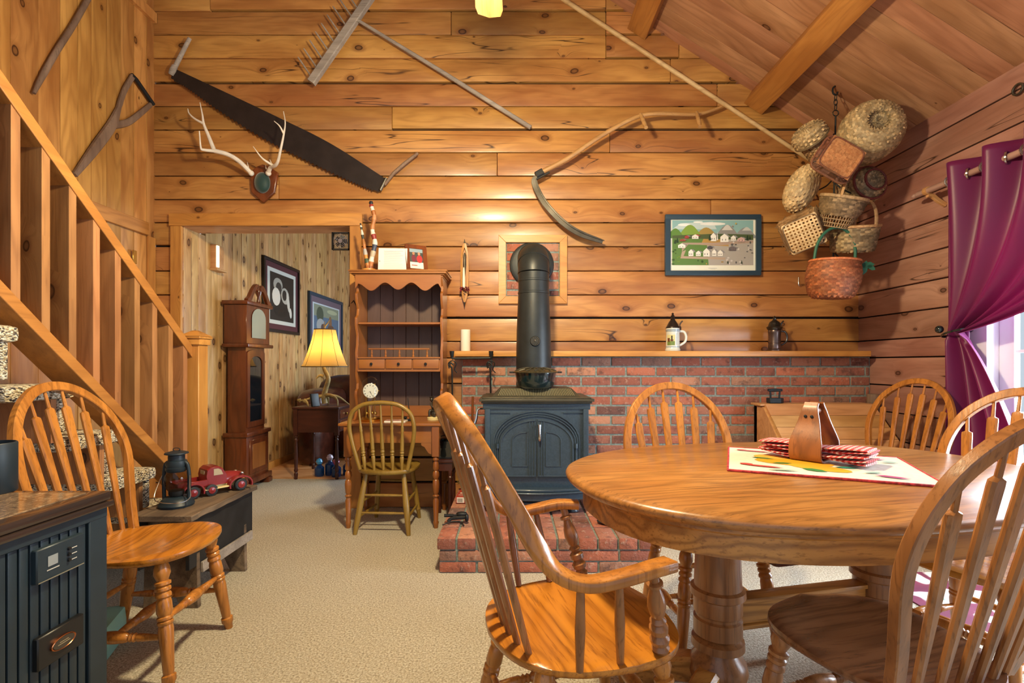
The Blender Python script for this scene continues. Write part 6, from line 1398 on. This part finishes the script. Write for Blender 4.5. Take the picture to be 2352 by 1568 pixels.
# 1 lidded creel basket, lid facing the room and up-left
t = thing('wicker_basket', 'small lidded round wicker basket tilted, top left of the hanging cluster', 'basket', at(1868, 325), group=None)
m_ = axisM((-.62, -.30, .55)); b = B(); weave(b, [(.07, -.17), (.078, -.12), (.088, .04)], m_, 26); obj('body', b, M['w_tan'], t)
b = B(); weave(b, [(.108, .02), (.112, .04), (.112, .075), (.10, .10), (.07, .115), (.004, .12)], m_, 26); ring3(b, .112, .025, .010, m_); obj('lid', b, M['w_pale'], t)
# 2 large ovoid with dimpled base towards us
t = thing('wicker_basket', 'largest round pale wicker basket with dimpled base, top right of cluster', 'basket', at(1998, 304, -.17), s=.93)
m_ = axisM((-.25, -.92, .12)); b = B(); weave(b, [(.165, -.16), (.19, -.10), (.205, 0), (.195, .08), (.16, .14), (.105, .17), (.07, .165), (.055, .13), (.004, .125)], m_, 44, .003); obj('body', b, M['w_pale'], t)
b = B(); ring3(b, .167, -.165, .012, m_); ring3(b, .155, .135, .006, m_) if False else None; obj('rim', b, M['w_tan'], t)
# 3 rectangular splint tray, base to us
t = thing('splint_basket', 'flat orange splint basket with dark rim, centre of the cluster', 'basket', at(1932, 362, -.36), s=.92)
m_ = axisM((-.12, -1, -.12)) @ Matrix.Rotation(R(-32), 4, 'Z'); b = B(); w_, h_ = .125, .105
for k in range(8): x = -w_+2*w_*(k+.5)/8; rail(b, [m_ @ V(x, y, .002*(1 if (k+i) % 2 else -1)) for i, y in enumerate([-h_+2*h_*q/12 for q in range(13)])], [m_.to_3x3() @ V(1, 0, 0)]*13, 2*w_/8*.92, .002, .2)
for k in range(7): y = -h_+2*h_*(k+.5)/7; rail(b, [m_ @ V(x, y, .002*(-1 if (k+i) % 2 else 1)) for i, x in enumerate([-w_+2*w_*q/14 for q in range(15)])], [m_.to_3x3() @ V(0, 1, 0)]*15, 2*h_/7*.92, .002, .2)
obj('woven_base', b, M['w_splint'], t)
b = B(); weave(b, [(.118, .0), (.132, -.03), (.142, -.055)], m_, 30, .002, 1.3, 1.0, .86, rows=5, cap=False); obj('side_wall', b, M['w_brown'], t)
b = B(); ring3(b, .122, .002, .009, m_, 1.3, 1.0, .86); ring3(b, .144, -.055, .014, m_, 1.3, 1.0, .86); obj('rim', b, M['w_brown'], t)
# 4 oval melon basket left
t = thing('wicker_basket', 'oval pale wicker basket with ribbed weave, left side of cluster', 'basket', at(1838, 430))
m_ = Matrix.Rotation(R(28), 4, 'Y') @ axisM((-.5, -.75, -.25)); b = B(); weave(b, [(.085, -.07), (.098, -.04), (.088, .03), (.06, .075), (.004, .095)], axisM((-.75, -.6, .25)) @ Matrix.Rotation(R(-22), 4, 'Z'), 26, .004, 0, 1.0, 1.75); obj('body', b, M['w_pale'], t)
b = B(); mm_ = axisM((-.75, -.6, .25)) @ Matrix.Rotation(R(-22), 4, 'Z'); ring3(b, .088, -.07, .010, mm_, 0, 1, 1.75); obj('rim', b, M['w_tan'], t)
b = B(); tube(b, spline([mm_ @ V(.08*c_, 0, -.07+s_) for c_, s_ in ((1, 0), (.8, -.09), (0, -.13), (-.8, -.09), (-1, 0))], 5), .006, 8); obj('handle', b, M['w_brown'], t)
# 5 round basket with red bands
t = thing('wicker_basket', 'round wicker basket with dark red bands, right side of cluster', 'basket', at(1990, 425, .0))
m_ = axisM((.05, -.95, .12)); b = B(); weave(b, [(.115, -.10), (.128, -.05), (.122, .02), (.09, .07), (.05, .095), (.004, .10)], m_, 30, .0035); obj('body', b, M['w_pale'], t)
b = B(); ring3(b, .117, .035, .012, m_); ring3(b, .072, .085, .012, m_); obj('red_band', b, M['w_red'], t)
b = B(); ring3(b, .118, -.10, .012, m_); tube(b, spline([m_ @ V(.12*math.cos(a), 0, -.10-.10*math.sin(a)) for a in [math.pi*k/6 for k in range(7)]], 4), .007, 8); obj('rim', b, M['w_brown'], t)
# 5b dark brown loose woven basket behind, between tray and red banded
t = thing('wicker_basket', 'rough brown twig basket half hidden between tray and red-banded basket', 'basket', at(1950, 425, .05))
m_ = axisM((-.2, -.8, -.4)); b = B(); weave(b, [(.06, -.07), (.09, -.02), (.085, .04), (.004, .06)], m_, 18, .006); obj('body', b, M['w_tan'], t)
# 6 grey-brown basket with open hexagonal base
def openbase(bm, w_, h_, m_, n1, n2, th=.006):
    for k in range(n1+1): x = -w_+2*w_*k/n1; rail(bm, [m_ @ V(x, -h_, 0), m_ @ V(x, h_, 0)], m_.to_3x3() @ V(1, 0, 0), th, .003, .2)
    for k in range(n2+1): y = -h_+2*h_*k/n2; rail(bm, [m_ @ V(-w_, y, .002), m_ @ V(w_, y, .002)], m_.to_3x3() @ V(0, 1, 0), th, .003, .2)
t = thing('wicker_basket', 'grey-brown wicker basket with open checked lower part, centre low', 'basket', at(1929, 482, -.12))
m_ = Matrix.Rotation(R(12), 4, 'Y') @ axisM((-.05, -.35, 1)) ; b = B(); weave(b, [(.105, -.045), (.125, .0), (.138, .075)], m_, 32, .0045, .3, cap=False); obj('body', b, M['w_grey'], t)
b = B(); ring3(b, .138, .08, .014, m_, .3)
for k in range(36): a = 2*math.pi*k/36; c, s = math.cos(a), math.sin(a); tube(b, [m_ @ V(.105*c, .105*s, -.045), m_ @ V(.088*c, .088*s, -.115)], .003, 5)
for zz in (-.065, -.09, -.115): ring3(b, .105-(-.045-zz)*.24, zz, .004, m_, .3)
mb = m_ @ Matrix.Translation((0, 0, -.116)); openbase(b, .062, .062, mb, 8, 8); obj('open_weave', b, M['w_grey'], t)
b = B(); tube(b, spline([m_ @ V(.135*math.cos(a)*.3-.03, .13*math.cos(a), .08+.10*math.sin(a)) for a in [math.pi*k/6 for k in range(7)]], 4), .009, 8, .5); obj('handle', b, M['w_tan'], t)
# 7 pale lattice square-bottomed basket
t = thing('lattice_basket', 'pale basket with open square lattice base facing the room, lower left', 'basket', at(1846, 537, -.08))
m_ = axisM((-.45, -.85, -.35)) @ Matrix.Rotation(R(20), 4, 'Z'); b = B(); openbase(b, .105, .105, m_, 9, 9, .012); obj('lattice_base', b, M['w_pale'], t)
b = B(); weave(b, [(.105, -.002), (.112, -.03), (.128, -.10), (.135, -.15)], m_, 28, .005, 1.4, cap=False); ring3(b, .108, -.002, .008, m_, 1.4)
rs = random.Random(4)
for k in range(60): a = rs.uniform(0, 6.28); c, s = math.cos(a), math.sin(a); q = m_ @ V(math.copysign(abs(c)**.4, c)*.135, math.copysign(abs(s)**.4, s)*.135, -.15); tube(b, spline([q, q+V(rs.uniform(-.02, .02), rs.uniform(-.02, .02), rs.uniform(.0, .03)), q+V(rs.uniform(-.03, .03), rs.uniform(-.02, .02), rs.uniform(-.02, .02))], 3), .0022, 4)
obj('body', b, M['w_tan'], t)
# 8 cream basket with handle
t = thing('wicker_basket', 'cream round wicker basket with arched handle, lower right of cluster', 'basket', at(1960, 548, -.04))
m_ = Matrix.Rotation(R(-3), 4, 'Y') @ RM(x=14); b = B(); weave(b, [(.004, -.092), (.115, -.09), (.125, -.07), (.14, .08)], m_, 34, .0045, .35); obj('body', b, M['w_pale'], t)
b = B(); ring3(b, .142, .082, .012, m_, .35); obj('rim', b, M['w_tan'], t)
b = B(); tube(b, spline([m_ @ V(.04+.05*math.cos(a)*.4+.03, .14*math.cos(a), .08+.17*math.sin(a)) for a in [math.pi*k/8 for k in range(9)]], 4), .012, 8, .4); obj('handle', b, M['w_tan'], t)
# 9 orange basket with green handle
t = thing('wicker_basket', 'orange pumpkin-like wicker basket with green handle, lowest of the cluster', 'basket', at(1913, 640, -.12))
m_ = Matrix.Rotation(R(3), 4, 'Y') @ RM(x=4); b = B(); weave(b, [(.004, -.132), (.12, -.13), (.142, -.10), (.163, -.01), (.163, .04), (.150, .115)], m_, 44, .0035); obj('body', b, M['w_orange'], t)
b = B(); ring3(b, .152, .118, .010, m_); obj('rim', b, M['w_orange'], t)
b = B(); tube(b, spline([m_ @ V(.14*math.cos(a), .0, .11+.235*math.sin(a)**.8) for a in [math.pi*k/10 for k in range(11)]], 4), .010, 10); obj('handle', b, M['green'], t)
b = B()
for (x, z, a, l) in ((.145, .07, 80, .055), (.165, .09, 10, .05), (.19, .075, -25, .035)):
    mt_ = m_ @ Matrix.Translation((x, -.09, z)) @ Matrix.Rotation(R(-a), 4, 'Y') @ Matrix.Rotation(R(90), 4, 'X'); o_ = [(l*u, l*.38*math.sin(math.pi*(u+.5))*1) for u in (-.5, -.3, 0, .3, .5)]; prism(b, [(l*(-.9), 0), (-l*.4, l*.38), (l*.4, l*.38), (l*.9, 0), (l*.4, -l*.38), (-l*.4, -l*.38)], mt_, .004)
obj('leaves', b, M['green'], t)
# ------------------------------------------------------------------ ceiling fan: only a blade tip is in view
t = thing('ceiling_fan', 'ceiling fan with light oak blades, one blade tip at the top edge', 'ceiling fan', (-.10, 1.83, 2.86))
b = B(); turn(b, (0, 0, .12), (0, 0, zroof(-.10)-2.86), [(0, .014), (1, .014)], 10); turn(b, (0, 0, -.03), (0, 0, .12), [(0, .06), (.2, .09), (.7, .09), (1, .03)], 24); hub = obj('motor', b, M['brass'], t)
for k in range(5):
    m_ = Matrix.Rotation(R(72*k+1), 4, 'Z') @ Matrix.Rotation(R(6), 4, 'Y'); b = B(); o_ = [(-.045, .16), (.045, .16), (.062, .45), (.066, .57), (.055, .615), (.0, .632), (-.055, .615), (-.066, .57), (-.062, .45)]
    prism(b, o_, m_, .007); bl_ = obj('blade', b, M['oak_s'] if False else wood('fan_blade_wood_%d' % k, '#b08850', '#c09c68', '#8c6434', (1, 0, 2), .5) if k == 0 else bpy.data.materials['fan_blade_wood_0'], t)
b = B(); tube(b, [(0, 0, -.03), (0, 0, -.10)], .012, 8); obj('lamp_stem', b, M['brass'], t)
b = B(); loft(b, [ringpts(V(0, 0, z), V(1, 0, 0), V(0, 1, 0), r, r, 24) for r, z in ((.03, -.05), (.06, -.08), (.085, -.13), (.10, -.19))], cap=False); obj('glass_shade', b, M['shade'], t)
